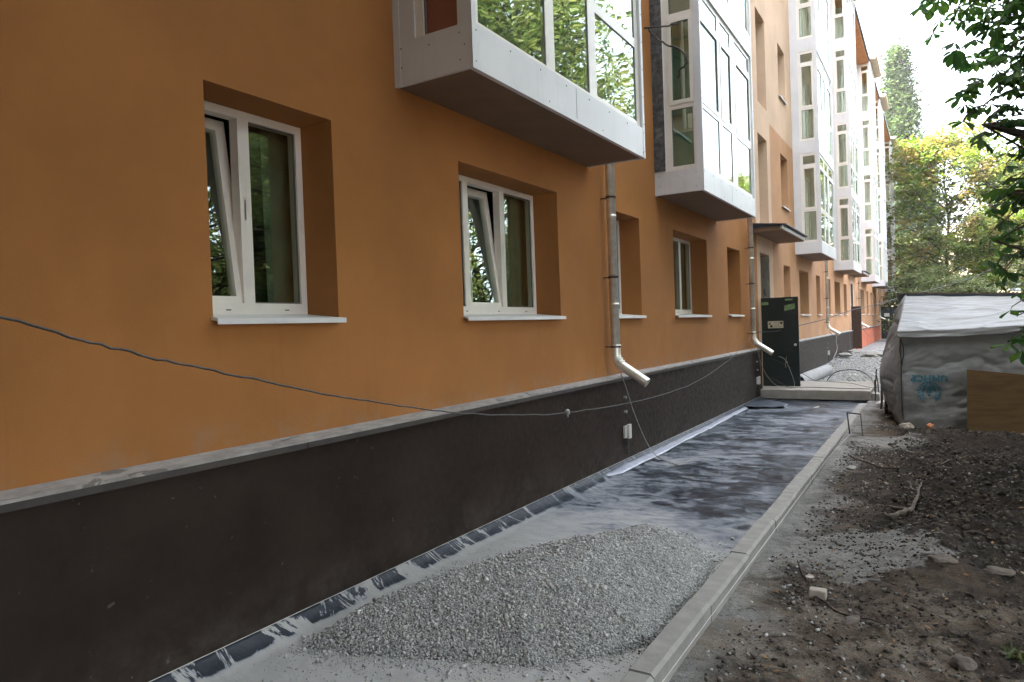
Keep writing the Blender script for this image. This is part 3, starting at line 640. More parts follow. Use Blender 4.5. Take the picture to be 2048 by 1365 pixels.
# kerb blocks, each its own thing
kn = 0
for k in range(1, 16):
    y0 = k + .20; y1 = min(y0 + .992, 15.35)
    if y1 - y0 < .3: continue
    r_ = random.Random(k + 50); dx = r_.uniform(-.004, .004); dz = r_.uniform(-.004, .004)
    m = MB((2.145, y0, -.2)); bv = .018
    prof = [(2.08, -.26), (2.08, -.001 - bv * .3), (2.08 + bv * .4, 0), (2.212 - bv, 0), (2.212, -bv), (2.212, -.26)]
    P = [(x + dx, y, z + dz) for y in (y0, y1) for x, z in prof]; n = len(prof)
    m.add(P, [tuple(range(n))[::-1], tuple(range(n, 2 * n))] + [(i, (i + 1) % n, n + (i + 1) % n, n + i) for i in range(n)])
    o = m.build('kerb_block', M['kerb'])
    nm = {1: 'nearest kerb block of the row, just below the bottom edge of the photo', 2: 'pale concrete kerb block cut by the bottom edge of the photo', 3: 'kerb block dusted with grit against the middle of the gravel heap', 4: 'kerb block at the far end of the gravel heap', 5: 'first kerb block past the gravel heap', 11: 'kerb block crossed by the bent steel stake', 14: 'last kerb block, ending at the concrete slab'}
    if k < 1: lab = 'kerb block outside the lower edge of the photo'
    else: lab = nm.get(k, '%s kerb block past the gravel heap, beside the dusty membrane' % {6: 'second', 7: 'third', 8: 'fourth', 9: 'fifth', 10: 'sixth', 12: 'eighth', 13: 'ninth', 15: 'tenth'}.get(k, 'far'))
    if k < 2:
        pass
    tag(o, lab, 'kerb block', 'kerb blocks along the outer edge of the path')
# slab
def rough_box(name, x0, x1, y0, y1, z0, z1, mat, amp=.006, seg=.06, seed=1):
    bm = bmesh.new(); bmesh.ops.create_cube(bm, size=1)
    for v in bm.verts: v.co = Vector((x0 + (v.co.x + .5) * (x1 - x0), y0 + (v.co.y + .5) * (y1 - y0), z0 + (v.co.z + .5) * (z1 - z0)))
    bmesh.ops.bevel(bm, geom=bm.edges[:], offset=amp * 1.6, segments=1, affect='EDGES')
    bmesh.ops.subdivide_edges(bm, edges=[e for e in bm.edges if e.calc_length() > seg * 2], cuts=10, use_grid_fill=True)
    rr = random.Random(seed)
    from mathutils import noise
    for v in bm.verts: v.co += noise.noise_vector(v.co * 9) * amp
    me = bpy.data.meshes.new(name); bm.to_mesh(me); bm.free(); me.materials.append(mat); o = bpy.data.objects.new(name, me); return link(o)
o = rough_box('concrete_slab', .03, 2.235, 15.94, 18.25, -.03, .174, M['slab']); tag(o, 'long concrete entrance slab lying across the path before the black door', 'slab')
m = MB((2.32, 16, -.1)); m.hexa([(2.245, 15.97, -.1), (2.40, 15.97, -.1), (2.245, 16.5, -.1), (2.40, 16.5, -.1), (2.245, 15.97, .12), (2.38, 15.97, .10), (2.245, 16.5, .12), (2.38, 16.5, .08)]); o = m.build('concrete_block', M['kerb']); tag(o, 'short concrete block butted against the right end of the entrance slab', 'block')
# asbestos-cement pipe lying behind the slab
m = MB((.5, 19, 0)); a_, b_ = Vector((.45, 18.45, .13)), Vector((.62, 22.4, .16))
m.tube([a_, b_], .16, 28, caps=False); m.tube([a_, b_], .142, 28, caps=False)
n = 28
m.f += [(i, (i + 1) % n, 2 * n + (i + 1) % n, 2 * n + i) for i in range(n)]; m.m += [0] * n
o = m.build('cement_pipe', M['asb'], smooth=False, fix=False); tag(o, 'fat grey cement pipe lying on gravel behind the slab', 'pipe')
for pl_ in o.data.polygons: pl_.use_smooth = True
# foil strip
ys = np.linspace(7.35, 14.4, 220); us = np.linspace(0, 1, 5); U, Y = np.meshgrid(us, ys, indexing='ij')
wd = .115 * np.clip((Y - 7.3) / .3, .25, 1) * np.clip(1.25 - (Y - 7.3) / 9, .45, 1); X = .145 + .045 * (fbm(Y * .6, Y * 0, 2, 3)) + U * wd; Z = -.045 + .028 * (1 - U) + .012 * fbm(Y * 4, U * 3, 3, 5) + .016
M['foil'] = simple('white_film', (.46, .47, .54), .3, var=.12, ns=5, bump=.4)
I = np.arange(X.size).reshape(X.shape); F = np.stack([I[:-1, :-1], I[1:, :-1], I[1:, 1:], I[:-1, 1:]], -1).reshape(-1, 4)
o = npmesh('film_strip', np.stack([X, Y, Z], -1).reshape(-1, 3), F, M['foil'], None, True); tag(o, 'crumpled whitish plastic film strip along the foot of the brown plinth', 'film strip')
sm = o.modifiers.new('s', 'SOLIDIFY'); sm.thickness = .002
# membrane flap near slab
us = np.linspace(0, 1, 26); vv = np.linspace(0, 1, 16); U, V = np.meshgrid(us, vv, indexing='ij')
X = .14 + U * .68; Y = 14.1 + V * (.95 - .25 * U) + .25 * U; Z = -.035 + .05 * np.sin(U * 3.1) * V + .04 * np.exp(-((V - .0) / .15) ** 2) * U + .02 * fbm(U * 4, V * 4, 3, 2) + .07 * (1 - U) ** 2
I = np.arange(X.size).reshape(X.shape); F = np.stack([I[:-1, :-1], I[1:, :-1], I[1:, 1:], I[:-1, 1:]], -1).reshape(-1, 4)
o = npmesh('membrane_flap', np.stack([X, Y, Z], -1).reshape(-1, 3), F, M['roofdark'], None, True); tag(o, 'loose black membrane flap curling up near the slab', 'membrane flap'); sm = o.modifiers.new('s', 'SOLIDIFY'); sm.thickness = .004
# ---------------------------------------------------------------- stones
_oct = np.array([(1, 0, 0), (-1, 0, 0), (0, 1, 0), (0, -1, 0), (0, 0, 1), (0, 0, -1), (.62, .62, .45), (-.6, .6, -.5), (.6, -.62, -.45), (-.62, -.55, .5)], float)
_bm = bmesh.new()
for p in _oct: _bm.verts.new(p)
bmesh.ops.convex_hull(_bm, input=_bm.verts[:]); _bm.verts.index_update(); _bm.faces.ensure_lookup_table()
_SV = np.array([v.co[:] for v in _bm.verts]); _SF = np.array([[v.index for v in f.verts] for f in _bm.faces if len(f.verts) == 3]); _bm.free()
def rotm(n, g, full=True, tilt=.5):
    a = g.random(n) * 2 * np.pi; b = (g.random(n) - .5) * 2 * (np.pi if full else tilt); c = (g.random(n) - .5) * 2 * (np.pi if full else tilt)
    ca, sa, cb, sb, cc, sc = np.cos(a), np.sin(a), np.cos(b), np.sin(b), np.cos(c), np.sin(c); z = np.zeros(n); o = np.ones(n)
    Rz = np.stack([np.stack([ca, -sa, z], -1), np.stack([sa, ca, z], -1), np.stack([z, z, o], -1)], 1)
    Ry = np.stack([np.stack([cb, z, sb], -1), np.stack([z, o, z], -1), np.stack([-sb, z, cb], -1)], 1)
    Rx = np.stack([np.stack([o, z, z], -1), np.stack([z, cc, -sc], -1), np.stack([z, sc, cc], -1)], 1)
    return Rz @ Ry @ Rx
def stones(name, P, S, mat, seed=0, flat=.7, smooth=False):
    g = np.random.default_rng(seed); n = len(P); sc = S[:, None] * np.stack([.7 + .6 * g.random(n), .7 + .6 * g.random(n), flat * (.6 + .6 * g.random(n))], -1)
    base = _SV[None] * (1 + (.8 if flat > .9 else .35) * (g.random((n, len(_SV), 1)) - .5)); V = base * sc[:, None, :]; V = np.einsum('nij,nvj->nvi', rotm(n, g, flat > .9, .8), V) + P[:, None, :]
    F = _SF[None] + (np.arange(n) * len(_SV))[:, None, None]
    return npmesh(name, V.reshape(-1, 3), F.reshape(-1, 3), mat, None, smooth)
# gravel heap
PX = np.array([(.36, 2.72), (.30, 3.1), (.34, 3.6), (.52, 4.1), (.85, 4.75), (1.2, 5.35), (1.6, 5.5), (1.95, 5.15), (2.08, 4.6), (2.08, 4.0), (2.05, 3.65), (1.9, 3.38), (1.58, 3.06), (1.2, 2.96), (.9, 2.84), (.6, 2.76)])
def inside_d(X, Y):
    # signed distance (positive inside) to the heap's footprint polygon
    X = np.asarray(X, float); Y = np.asarray(Y, float); d = np.full(X.shape, 1e9); ins = np.zeros(X.shape, bool); n = len(PX)
    for i in range(n):
        a, b = PX[i], PX[(i + 1) % n]; e = b - a; wx, wy = X - a[0], Y - a[1]
        t = np.clip((wx * e[0] + wy * e[1]) / (e @ e), 0, 1); d = np.minimum(d, np.hypot(wx - e[0] * t, wy - e[1] * t))
        c = ((a[1] > Y) != (b[1] > Y)) & (X < (b[0] - a[0]) * (Y - a[1]) / (b[1] - a[1] + 1e-12) + a[0]); ins ^= c
    return np.where(ins, d, -d)
def heap_h(X, Y):
    d = inside_d(X, Y) + .06 * fbm(X * 2.2, Y * 2.2, 3, 12); s = np.clip(d, 0, None)
    h = .36 * (1 - np.exp(-s / .42)) * (1 + .18 * fbm(X * 1.3, Y * 1.3, 2, 14) + .0 * X) + .012 * fbm(X * 7, Y * 7, 3, 15) * np.clip(s * 6, 0, 1)
    h = np.minimum(h, .02 + .75 * np.clip(2.12 - X, 0, 3) + .0)   # slumps to the kerb
    return np.where(d > 0, -.05 + h, -.075)
xs = np.linspace(.25, 2.078, 190); ys = np.linspace(2.0, 5.7, 380)
heap = grid('gravel_heap', xs, ys, heap_h, M['gravelbed']); tag(heap, 'heap of grey crushed gravel piled on the path against the kerb', 'gravel heap', kind='stuff')
g = np.random.default_rng(5); N = 88000
X = .25 + g.random(N) * 1.83; Y = 2.0 + g.random(N) * 3.7; D = inside_d(X, Y) + .06 * fbm(X * 2.2, Y * 2.2, 3, 12)
keep = (D > .0) | (g.random(N) < np.exp(D / .10) * .5); X, Y, D = X[keep], Y[keep], D[keep]; Z = np.maximum(heap_h(X, Y), -.048)
S = .0034 + .0032 * g.random(len(X)) + .012 * g.random(len(X)) ** 18
st = stones('gravel_grains', np.stack([X, Y, Z + S * .25], -1), S, M['gravel'], 6); st.parent = heap; 
N = 110; X = .3 + g.random(N) * 1.7; Y = 2.1 + g.random(N) * 3.4; k_ = inside_d(X, Y) > .05; X, Y = X[k_], Y[k_]
st2 = stones('gravel_lumps', np.stack([X, Y, heap_h(X, Y) + .006], -1), .008 + .012 * g.random(len(X)) ** 2, M['gravel'], 8); st2.parent = heap
# loose chips on the path and soil
def scatter(name, n, xr, yr, hf, smin, smax, mat, label, seed, mask=None, power=5, flat=.7, sink=.2):
    g = np.random.default_rng(seed); X = xr[0] + g.random(n) * (xr[1] - xr[0]); Y = yr[0] + (yr[1] - yr[0]) * g.random(n)
    if mask is not None: k = mask(X, Y, g); X, Y = X[k], Y[k]
    S = smin + (smax - smin) * g.random(len(X)) ** power
    o = stones(name, np.stack([X, Y, hf(X, Y) + S * sink], -1), S, mat, seed + 1, flat); return tag(o, label, 'rubble' if 'rubble' in name else 'stones', kind='stuff')
scatter('loose_grit', 2600, (.3, 2.08), (1.6, 6.6), mem, .002, .006, M['gravel'], 'fine loose grit scattered round the gravel heap', 21, lambda X, Y, g: (g.random(len(X)) < np.exp(inside_d(X, Y) / .35)) & (inside_d(X, Y) < 0))
scatter('rubble_chips', 34000, (2.25, 4.6), (2.6, 11.5), soil_h, .0025, .020, M['rubble'], 'stone chips and building rubble strewn over the bare soil', 22, lambda X, Y, g: (fbm(X * 2.3 + .6 * fbm(X * 3, Y * 3, 2, 91), Y * 2.0, 4, 30) + .16 * g.random(len(X)) > .10) & (X > 2.3 + .1 * g.random(len(X))), 5, .5)
scatter('sandy_rubble', 5000, (2.25, 3.3), (2.6, 15.5), soil_h, .002, .015, M['gravel'], 'grey mortar crumbs lying beside the kerb', 23, lambda X, Y, g: fbm(X * 2.2, Y * 1.4, 3, 33) > .02, 6)
scatter('soil_clods', 16000, (2.6, 4.8), (5.2, 12.4), soil_h, .004, .034, M['clod'], 'dark crumbly soil clods covering the dug ground', 24, lambda X, Y, g: (g.random(len(X)) < np.clip((X - 2.8) / .5, 0, 1) * np.clip((Y - 5.6) / 1.2, .03, 1)) & (fbm(X * 1.6, Y * 1.6, 3, 35) > -.18), 4, 1.0, .0)
scatter('far_gravel_stones', 9000, (.1, 2.7), (18.3, 34), grv, .01, .045, M['gravel'], 'coarse light crushed stone covering the far stretch of path', 25, None, 4)
g = np.random.default_rng(60); n = 190; m = MB()
for i in range(n):
    x, y = 2.4 + g.random() * 2.2, 2.7 + g.random() * 8.5; a = g.random() * 3.14; L = .03 + .12 * g.random() ** 2; z = float(soil_h(np.array([x]), np.array([y]))[0]) + .012
    m.tube([(x, y, z), (x + L * .5 * math.cos(a), y + L * .5 * math.sin(a), z + .012), (x + L * math.cos(a + .3), y + L * math.sin(a + .3), z + .002)], .0015 + .002 * g.random(), 4, caps=False)
o = m.build('twig_litter', M['root'], fix=False); tag(o, 'broken twigs and fibres scattered on the soil', 'twigs', kind='stuff')
# leaf litter
g = np.random.default_rng(40); n = 420; X = 2.4 + g.random(n) * 2.3; Y = 2.8 + g.random(n) * 8; Z = soil_h(X, Y) + .012
q = np.array([(-1, 0, 0), (0, -.45, .12), (1, 0, .05), (0, .45, .1)]) * .5; V = np.einsum('nij,vj->nvi', rotm(n, g, False, .5), q) * (.025 + .03 * g.random(n))[:, None, None] + np.stack([X, Y, Z], -1)[:, None]
o = npmesh('leaf_litter', V.reshape(-1, 3), np.arange(4 * n).reshape(n, 4), M['litter']); tag(o, 'dry brown fallen leaves scattered on the soil', 'leaf litter', kind='stuff')
# single stones, brick, roots, sticks
def lump(name, x, y, z, s, mat, label, cat, seed, rot=0):
    bm = bmesh.new(); bmesh.ops.create_icosphere(bm, subdivisions=3, radius=1); from mathutils import noise
    for v in bm.verts:
        k = 1 + .45 * noise.noise(v.co * 1.1 + Vector((seed * 3.1, 0, 0))) + .12 * noise.noise(v.co * 3.5 + Vector((seed, 4, 0)))
        v.co = Vector((v.co.x * s[0], v.co.y * s[1], v.co.z * s[2])) * k
    me = bpy.data.meshes.new(name); bm.to_mesh(me); bm.free(); me.materials.append(mat); o = bpy.data.objects.new(name, me); o.location = (x, y, z); o.rotation_euler = (0, 0, rot); link(o)
    return tag(o, label, cat)
sh_ = lambda x, y: float(soil_h(np.array([x]), np.array([y]))[0])
lump('stone', 3.42, 5.62, sh_(3.42, 5.62) + .01, (.085, .05, .035), M['rock'], 'flat brown stone on the soil right of the grey sand patch', 'stone', 1, .3)
lump('stone', 3.50, 4.27, sh_(3.5, 4.27) + .01, (.06, .05, .035), M['rock'], 'rounded stone near the lower right corner of the photo', 'stone', 2, .8)
lump('stone', 3.74, 5.65, sh_(3.74, 5.65) + .01, (.09, .05, .025), M['rock'], 'flat slab-like stone at the right edge, beside the flat brown one', 'stone', 3, .1)
lump('stone', 2.62, 5.2, sh_(2.62, 5.2) + .01, (.03, .025, .02), M['brick'], 'small pale stone beside the dry branch', 'stone', 5)
lump('stone', 2.95, 4.55, sh_(2.95, 4.55) + .012, (.07, .022, .02), M['rock'], 'long narrow stone below the brick fragment', 'stone', 6, .9)
lump('stone', 2.52, 9.1, sh_(2.52, 9.1) + .01, (.06, .05, .03), M['kerb'], 'grey concrete lump beside the kerb near the bent stake', 'stone', 8, .9)
lump('onion', 3.30, 12.1, sh_(3.30, 12.1) + .05, (.045, .045, .05), simple('orange_ball', (.6, .22, .10), .5), 'small round orange thing lying on soil before the tarpaulin', 'round object', 9)
lump('boulder', 2.99, 12.38, sh_(2.99, 12.38) + .03, (.10, .07, .07), M['brick'], 'yellowish stone holding down the front corner of the tarpaulin', 'stone', 4, .2)
o = rough_box('brick_piece', 2.665, 2.77, 4.86, 4.93, -.135, -.07, M['brick'], .004, .03); tag(o, 'broken pale brick piece on the soil beside the dry branch', 'brick')
def wig(pts, n, amp, seed):
    r_ = random.Random(seed); P = [Vector(p) for p in pts]; out = []
    for i in range(len(P) - 1):
        for k in range(n): out.append(P[i].lerp(P[i + 1], k / n) + Vector([r_.uniform(-amp, amp) for _ in range(3)]))
    out.append(P[-1]); return out
def onsoil(pts, dz=.015): return [(x, y, sh_(x, y) + dz) for x, y in pts]
m = MB((3.15, 7.3, -.1)); 
m.tube(wig(onsoil([(3.03, 6.75), (3.13, 6.98), (3.2, 7.2), (3.23, 7.6), (3.25, 8.1)], .05), 4, .008, 1), [.016] * 4 + [.020] * 4 + [.015] * 4 + [.011] * 4 + [.007], 7)
m.tube(wig(onsoil([(3.2, 7.1), (3.02, 7.2), (2.92, 7.35)], .03), 4, .008, 2), [.015] * 4 + [.01] * 5, 6)
m.tube(wig(onsoil([(3.06, 6.8), (2.98, 6.95), (2.93, 6.9)], .03), 4, .008, 3), [.013] * 4 + [.007] * 5, 6)
m.tube(wig(onsoil([(3.24, 7.7), (3.13, 7.95), (3.08, 8.1)], .04), 4, .01, 5), .009, 6)
o = m.build('tree_root', M['root'], smooth=True); tag(o, 'forked pale root lying on the dug dark soil', 'root')
m = MB((2.7, 5, -.1)); m.tube(wig(onsoil([(2.50, 5.5), (2.60, 5.15), (2.72, 4.85), (2.88, 4.62), (3.1, 4.6)], .02), 4, .006, 7), .006, 5); m.tube(wig(onsoil([(2.63, 5.1), (2.68, 5.3), (2.66, 5.42)], .02), 3, .006, 8), .004, 5); m.tube(wig(onsoil([(2.58, 5.2), (2.66, 5.0), (2.70, 4.95)], .03), 3, .006, 9), .004, 5)
o = m.build('dry_branch', M['rust'], smooth=True); tag(o, 'dark dry forked branch lying across the grey sand patch', 'branch')
m = MB((2.7, 9.2, -.1)); m.tube(wig(onsoil([(2.42, 9.75), (2.6, 9.45), (2.85, 9.15), (3.02, 9.0)], .03), 4, .006, 17), .010, 6); o = m.build('steel_rod', M['rust'], smooth=True); tag(o, 'thin dark rod lying on soil beside the kerb', 'rod')
m = MB((3.6, 8.8, 0)); m.tube(wig(onsoil([(3.25, 8.9), (3.4, 8.8), (3.52, 8.85)], .05), 4, .006, 27), .008, 6); m.tube(wig(onsoil([(3.42, 8.85), (3.5, 9.1)], .05), 4, .006, 28), .006, 6); o = m.build('forked_twig', M['root'], smooth=True); tag(o, 'pale forked twig on top of the soil mound', 'twig')
m = MB((3.35, 12, 0)); m.tube([(3.33, 12.1, .02), (3.42, 11.85, .0)], .006, 6); o = m.build('short_stick', M['root'], smooth=True); tag(o, 'short pale stick beside the round orange thing', 'stick')
# small weed
g = np.random.default_rng(3); n = 60; base = np.array([3.74, 4.5, sh_(3.74, 4.5)]); q = np.array([(0, -.15, 0), (1, -.05, .3), (1, .05, .3), (0, .15, 0)]); V = np.einsum('nij,vj->nvi', rotm(n, g, False, .7), q) * (.03 + .05 * g.random(n))[:, None, None] + base + (g.random((n, 1, 3)) - .5) * np.array([.12, .12, .02])
o = npmesh('weed', V.reshape(-1, 3), np.arange(4 * n).reshape(n, 4), M['leaf_mid']); tag(o, 'tiny green weed on the soil at the right edge', 'weed')
# ---------------------------------------------------------------- stakes, strings, cables
m = MB((2.29, 11.41, -.2)); m.tube([(2.30, 11.41, -.25), (2.25, 11.41, .285)], .011, 6); m.tube([(2.243, 11.41, .278), (2.43, 11.41, .262)], .010, 6); m.tube([(2.43, 11.41, .262), (2.46, 11.35, -.1)], .007, 6)
o = m.build('bent_stake', M['rust']); tag(o, 'bent black steel stake standing over the kerb', 'stake')
m = MB((2.27, 8, -.1)); m.tube([(2.262, .5, -.035), (2.25, 3.2, -.03), (2.236, 9.47, -.03), (2.30, 11.41, -.02)], .0022, 5); o = m.build('guide_string', M['string'] if 'string' in M else M['white']); tag(o, 'taut white builder string running outside the kerb', 'string')
m = MB((.1, 8, 0)); m.tube([(.088, -2, .036), (.088, 8.0, .034), (.088, 15.9, .03)], .002, 5); o = m.build('guide_string', M['white']); tag(o, 'taut white string along the foot of the brown plinth', 'string')
def cable(name, pts, r, mat, label, cat='cable', n=6, amp=.0, seed=1, sub=1):
    P = [Vector(p) for p in pts]; out = []          # Catmull-Rom
    for i in range(len(P) - 1):
        p0, p1, p2, p3 = P[max(i - 1, 0)], P[i], P[i + 1], P[min(i + 2, len(P) - 1)]
        for k in range(8):
            t = k / 8; out.append(.5 * ((2 * p1) + (-p0 + p2) * t + (2 * p0 - 5 * p1 + 4 * p2 - p3) * t * t + (-p0 + 3 * p1 - 3 * p2 + p3) * t ** 3))
    out.append(P[-1]); r_ = random.Random(seed)
    if amp: out = [p + Vector([r_.uniform(-amp, amp) for _ in range(3)]) for p in out]
    m = MB(tuple(P[0])); m.tube(out, r, n); o = m.build(name, mat, smooth=True); return tag(o, label, cat)
c1 = [[2.15, -.99, 2.0], [1.99, .3, 1.83], [1.948, 0.613, 1.753], [1.925, 0.804, 1.697], [1.903, 0.984, 1.648], [1.875, 1.212, 1.595], [1.847, 1.44, 1.538], [1.809, 1.757, 1.471], [1.757, 2.178, 1.389], [1.685, 2.77, 1.297], [1.582, 3.617, 1.203], [1.404, 5.075, 1.102], [1.234, 6.463, 1.043], [1.027, 8.166, 1.023], [0.688, 10.944, 1.12], [.40, 13.3, 1.29], [0.182, 15.085, 1.449]]
cable('hanging_cable', c1, [.0048] * 60 + [.0055] * 200 if False else .0030, M['cablegrey'], 'long sagging grey cable hanging across the orange facade', seed=3, amp=.0025)
m = MB((1.58, 3.6, 1.2)); m.tube([(1.583, 3.60, 1.205), (1.581, 3.615, 1.21), (1.58, 3.63, 1.195)], [.012, .015, .009], 7); m.tube([(1.583, 3.61, 1.2), (1.59, 3.6, 1.18)], .006, 5); o = m.build('cable_knot', M['cablelight'], smooth=True); tag(o, 'knot of tape on the long sagging cable', 'knot')
cable('power_cable', [[.143, 15.363, 1.444], [0.386, 16.45, 1.44], [0.615, 17.95, 1.54], [0.944, 19.755, 1.66], [1.333, 21.887, 1.871], [1.796, 24.427, 2.047], [2.36, 27.52, 2.294], [4.5, 39, 3.2], [7, 52, 4.6]], .011, M['cabledark'], 'dark cable running from the second drainpipe past the black door to the trees')
cable('thin_wire', [[.15, 7.80, 1.19], [.15, 8.0, .968], [.15, 8.18, .704], [.15, 8.378, .459], [.17, 8.58, .2], [.28, 8.58, .03], [.454, 8.494, -.035], [.60, 8.38, -.04], [.694, 8.348, -.038], [.729, 8.703, -.038]], .0055, M['cablelight'], 'thin wire dangling from the nearest spout onto the membrane')
cable('loose_wire', [[.2, 15.2, 1.32], [.16, 15.4, 1.0], [.2, 15.75, .6], [.35, 15.9, .32], [.5, 16.1, .22], [.62, 16.2, .20], [.72, 16.3, .25], [.66, 16.3, .5], [.55, 16.25, .8], [.48, 15.9, .9]], .005, M['cablelight'], 'pale wire looping down in front of the black door')
cable('loose_wire', [[.13, 15.3, 2.0], [.2, 15.4, 1.6], [.22, 15.45, 1.3], [.16, 15.5, 1.0], [.15, 15.7, .5]], .004, M['cablelight'], 'thin pale wire hanging beside the second drainpipe')
cable('long_wire', [[.3, 15.7, .9], [.45, 16.2, .75], [.8, 16.9, .45], [1.0, 17.4, .25], [1.25, 17.9, .19], [1.7, 17.6, .185], [2.2, 16.5, .19], [2.3, 16.2, .25]], .005, M['cabledark'], 'dark wire sagging from the door across the slab')
cable('ground_cable', [[.2, 15.75, .5], [.4, 16.1, .35], [.62, 16.3, .19], [.9, 16.5, .183], [1.3, 16.45, .183], [1.8, 16.3, .183], [2.2, 16.25, .185]], .007, M['cabledark'], 'black cable lying along the top of the slab')
cable('arched_cable', [[1.0, 19.3, .1], [1.15, 19.4, .28], [1.4, 19.4, .36], [1.75, 19.0, .38], [2.0, 18.3, .32], [2.2, 17.3, .22], [2.3, 16.3, .15]], .012, M['cabledark'], 'thick black cable arching over the gravel behind the slab')
cable('curled_cable', [[1.6, 18.9, .10], [1.5, 19.0, .16], [1.56, 19.1, .19], [1.7, 18.8, .13], [2.0, 18.3, .12], [2.25, 17.3, .12]], .008, M['cabledark'], 'short curled black cable on the gravel beside the arching one')
cable('hanging_wire', [[.45, 26.85, 1.15], [.4, 26.7, .9], [.45, 26.5, .6], [.42, 25.6, .3], [.45, 25.2, .1]], .009, M['cablelight'], 'pale wire dropping from the third spout to the gravel')
cable('hanging_wire', [[.16, 27.0, 1.2], [.35, 27.5, .8], [.3, 27.9, .4], [.35, 28.4, .15]], .007, M['cabledark'], 'dark curved wire against the far brown plinth')
cable('hanging_wire', [[.16, 38.8, 1.5], [.25, 39.5, 1.0], [.3, 42.5, .6], [.16, 47, .7]], .008, M['cabledark'], 'dark wire drooping in front of the salmon plinth')
cable('hanging_wire', [[.12, 34.0, 1.1], [.12, 34.1, .6], [.14, 34.1, .3]], .006, M['cablelight'], 'short pale wire hanging from the cap of the far plinth')
m = MB((.3, 9.5, 5.5))
m.tube(wig([(-.05, 9.5, 5.85), (.12, 9.5, 5.83), (.31, 9.5, 5.79), (.45, 9.52, 5.80)], 4, .008, 4), .012, 6)
m.tube(wig([(.05, 9.5, 5.82), (.2, 9.48, 5.62), (.33, 9.46, 5.52), (.5, 9.44, 5.42), (.6, 9.44, 5.31), (.62, 9.44, 5.2), (.5, 9.46, 5.13), (.46, 9.48, 5.04)], 4, .012, 6), .013, 6)
o = m.build('dangling_cable', M['cablegrey'], smooth=True); tag(o, 'stiff frayed cable curling in front of the second bay', 'cable')
for i, (x, y, z, r_, dx) in enumerate(((2.33, 15.95, .62, .012, -.02), (2.30, 16.9, .50, .010, .03), (2.28, 16.4, .36, .012, .0), (.30, 29.0, .42, .014, .0))):
    m = MB((x, y, 0)); m.tube([(x + dx, y, -.15), (x, y, z * .6), (x - dx, y, z)], r_, 6); o = m.build('steel_stake', M['rust'])
    tag(o, ['taller rusty stake at the right end of the slab', 'thin leaning stake behind the right end of the slab', 'short rusty stake at the corner of the slab', 'lone stake standing in gravel by the far plinth'][i], 'stake')
# debris at the far end of the path
dd = random.Random(9)
for i in range(9):
    lump('debris_slab', .45 + dd.random() * 1.9, 28.4 + dd.random() * 4.5, .22 + dd.random() * .12, (.22 + dd.random() * .25, .2 + dd.random() * .2, .05 + dd.random() * .06), M['kerb'] if i % 3 else M['slab'], 'broken grey concrete lump in the debris heap across the far path', 'concrete lump', 20 + i, dd.random() * 3)['group'] = 'concrete lumps in the far debris heap'

# ---------------------------------------------------------------- tarpaulin shelter
sh = empty('tarpaulin_shelter', (4.5, 14, 0), 'low shelter wrapped in grey wrinkled tarpaulin beside the path', 'shelter')
T0 = (2.93, 12.5); XR = 8.2
def wr(U, V, s=1, seed=40):   # U,V in metres
    w1, w2 = fbm(U * 1.1, V * 1.1, 2, seed + 5), fbm(U * 1.1, V * 1.1, 2, seed + 6)
    r = lambda a, b, k: (1 - np.clip(np.abs(fbm(a, b, 3, k)) * 3.2, 0, 1)) ** 1.5
    return s * (.035 * fbm(U * 1.2 + w1, V * 1.4 + w2, 3, seed) + .030 * r(U * 1.5 + V * 1.3 + w1, V * 2.2 - U * .6 + w2, seed + 1) + .010 * r(U * 3.5 - V * 2.8 + w2 * 2, V * 4 + w1 * 2, seed + 2) + .003 * r(U * 7 + w1, V * 8, seed + 3))
def surf(name, U, V, P, mat, par=sh, th=.004):
    I = np.arange(U.size).reshape(U.shape); F = np.stack([I[:-1, :-1], I[1:, :-1], I[1:, 1:], I[:-1, 1:]], -1).reshape(-1, 4)
    Q = np.stack(P, -1).reshape(-1, 3) - np.array(par.location)
    o = npmesh(name, Q, F, mat, par, True)
    if th: md = o.modifiers.new('s', 'SOLIDIFY'); md.thickness = th
    return o
def gU(a, b, n): return np.linspace(a, b, n)
def ez(X): return 1.42 + .04 * np.clip((X - 2.9) / 1.6, 0, 1)      # eave height
def front_y(X, Z): return T0[1] + wr(X, Z) - .04 * np.sin(np.clip(Z / 1.4, 0, 1) * np.pi) + .015 * np.sin((X - Z * .8) * 7) * np.clip(Z - .6, 0, 1)
U, V = np.meshgrid(gU(T0[0], XR, 240), gU(0, 1, 110), indexing='ij'); Z = -.16 + V * (ez(U) + .16)
surf('front_sheet', U, V, (U, front_y(U, Z), Z), M['tarp'])
# side sheet: from front corner back to rear corner, bulging outward low down
prof = lambda t: np.interp(t, [0, .06, .42, .5, .58, 1.0], [1.42, 1.47, 1.98, 2.04, 1.98, 1.5])
U, V = np.meshgrid(gU(0, 1, 130), gU(0, 1, 100), indexing='ij'); top = prof(U); Z = -.16 + V * (top + .16)
bulge = .36 * np.sin(np.clip(U, 0, 1) ** .75 * np.pi) * np.clip((top - Z) / 1.1, 0, 1) ** .8 * (1 - .65 * np.clip((.5 - Z) / .6, 0, 1))
X = 2.93 + .02 * V - .12 * U * (1 - V * .6) - bulge + wr(U * 3, Z, 1.1, 50); Y = 12.5 + U * 3.3
surf('side_sheet', U, V, (X, Y, Z), M['tarp'])
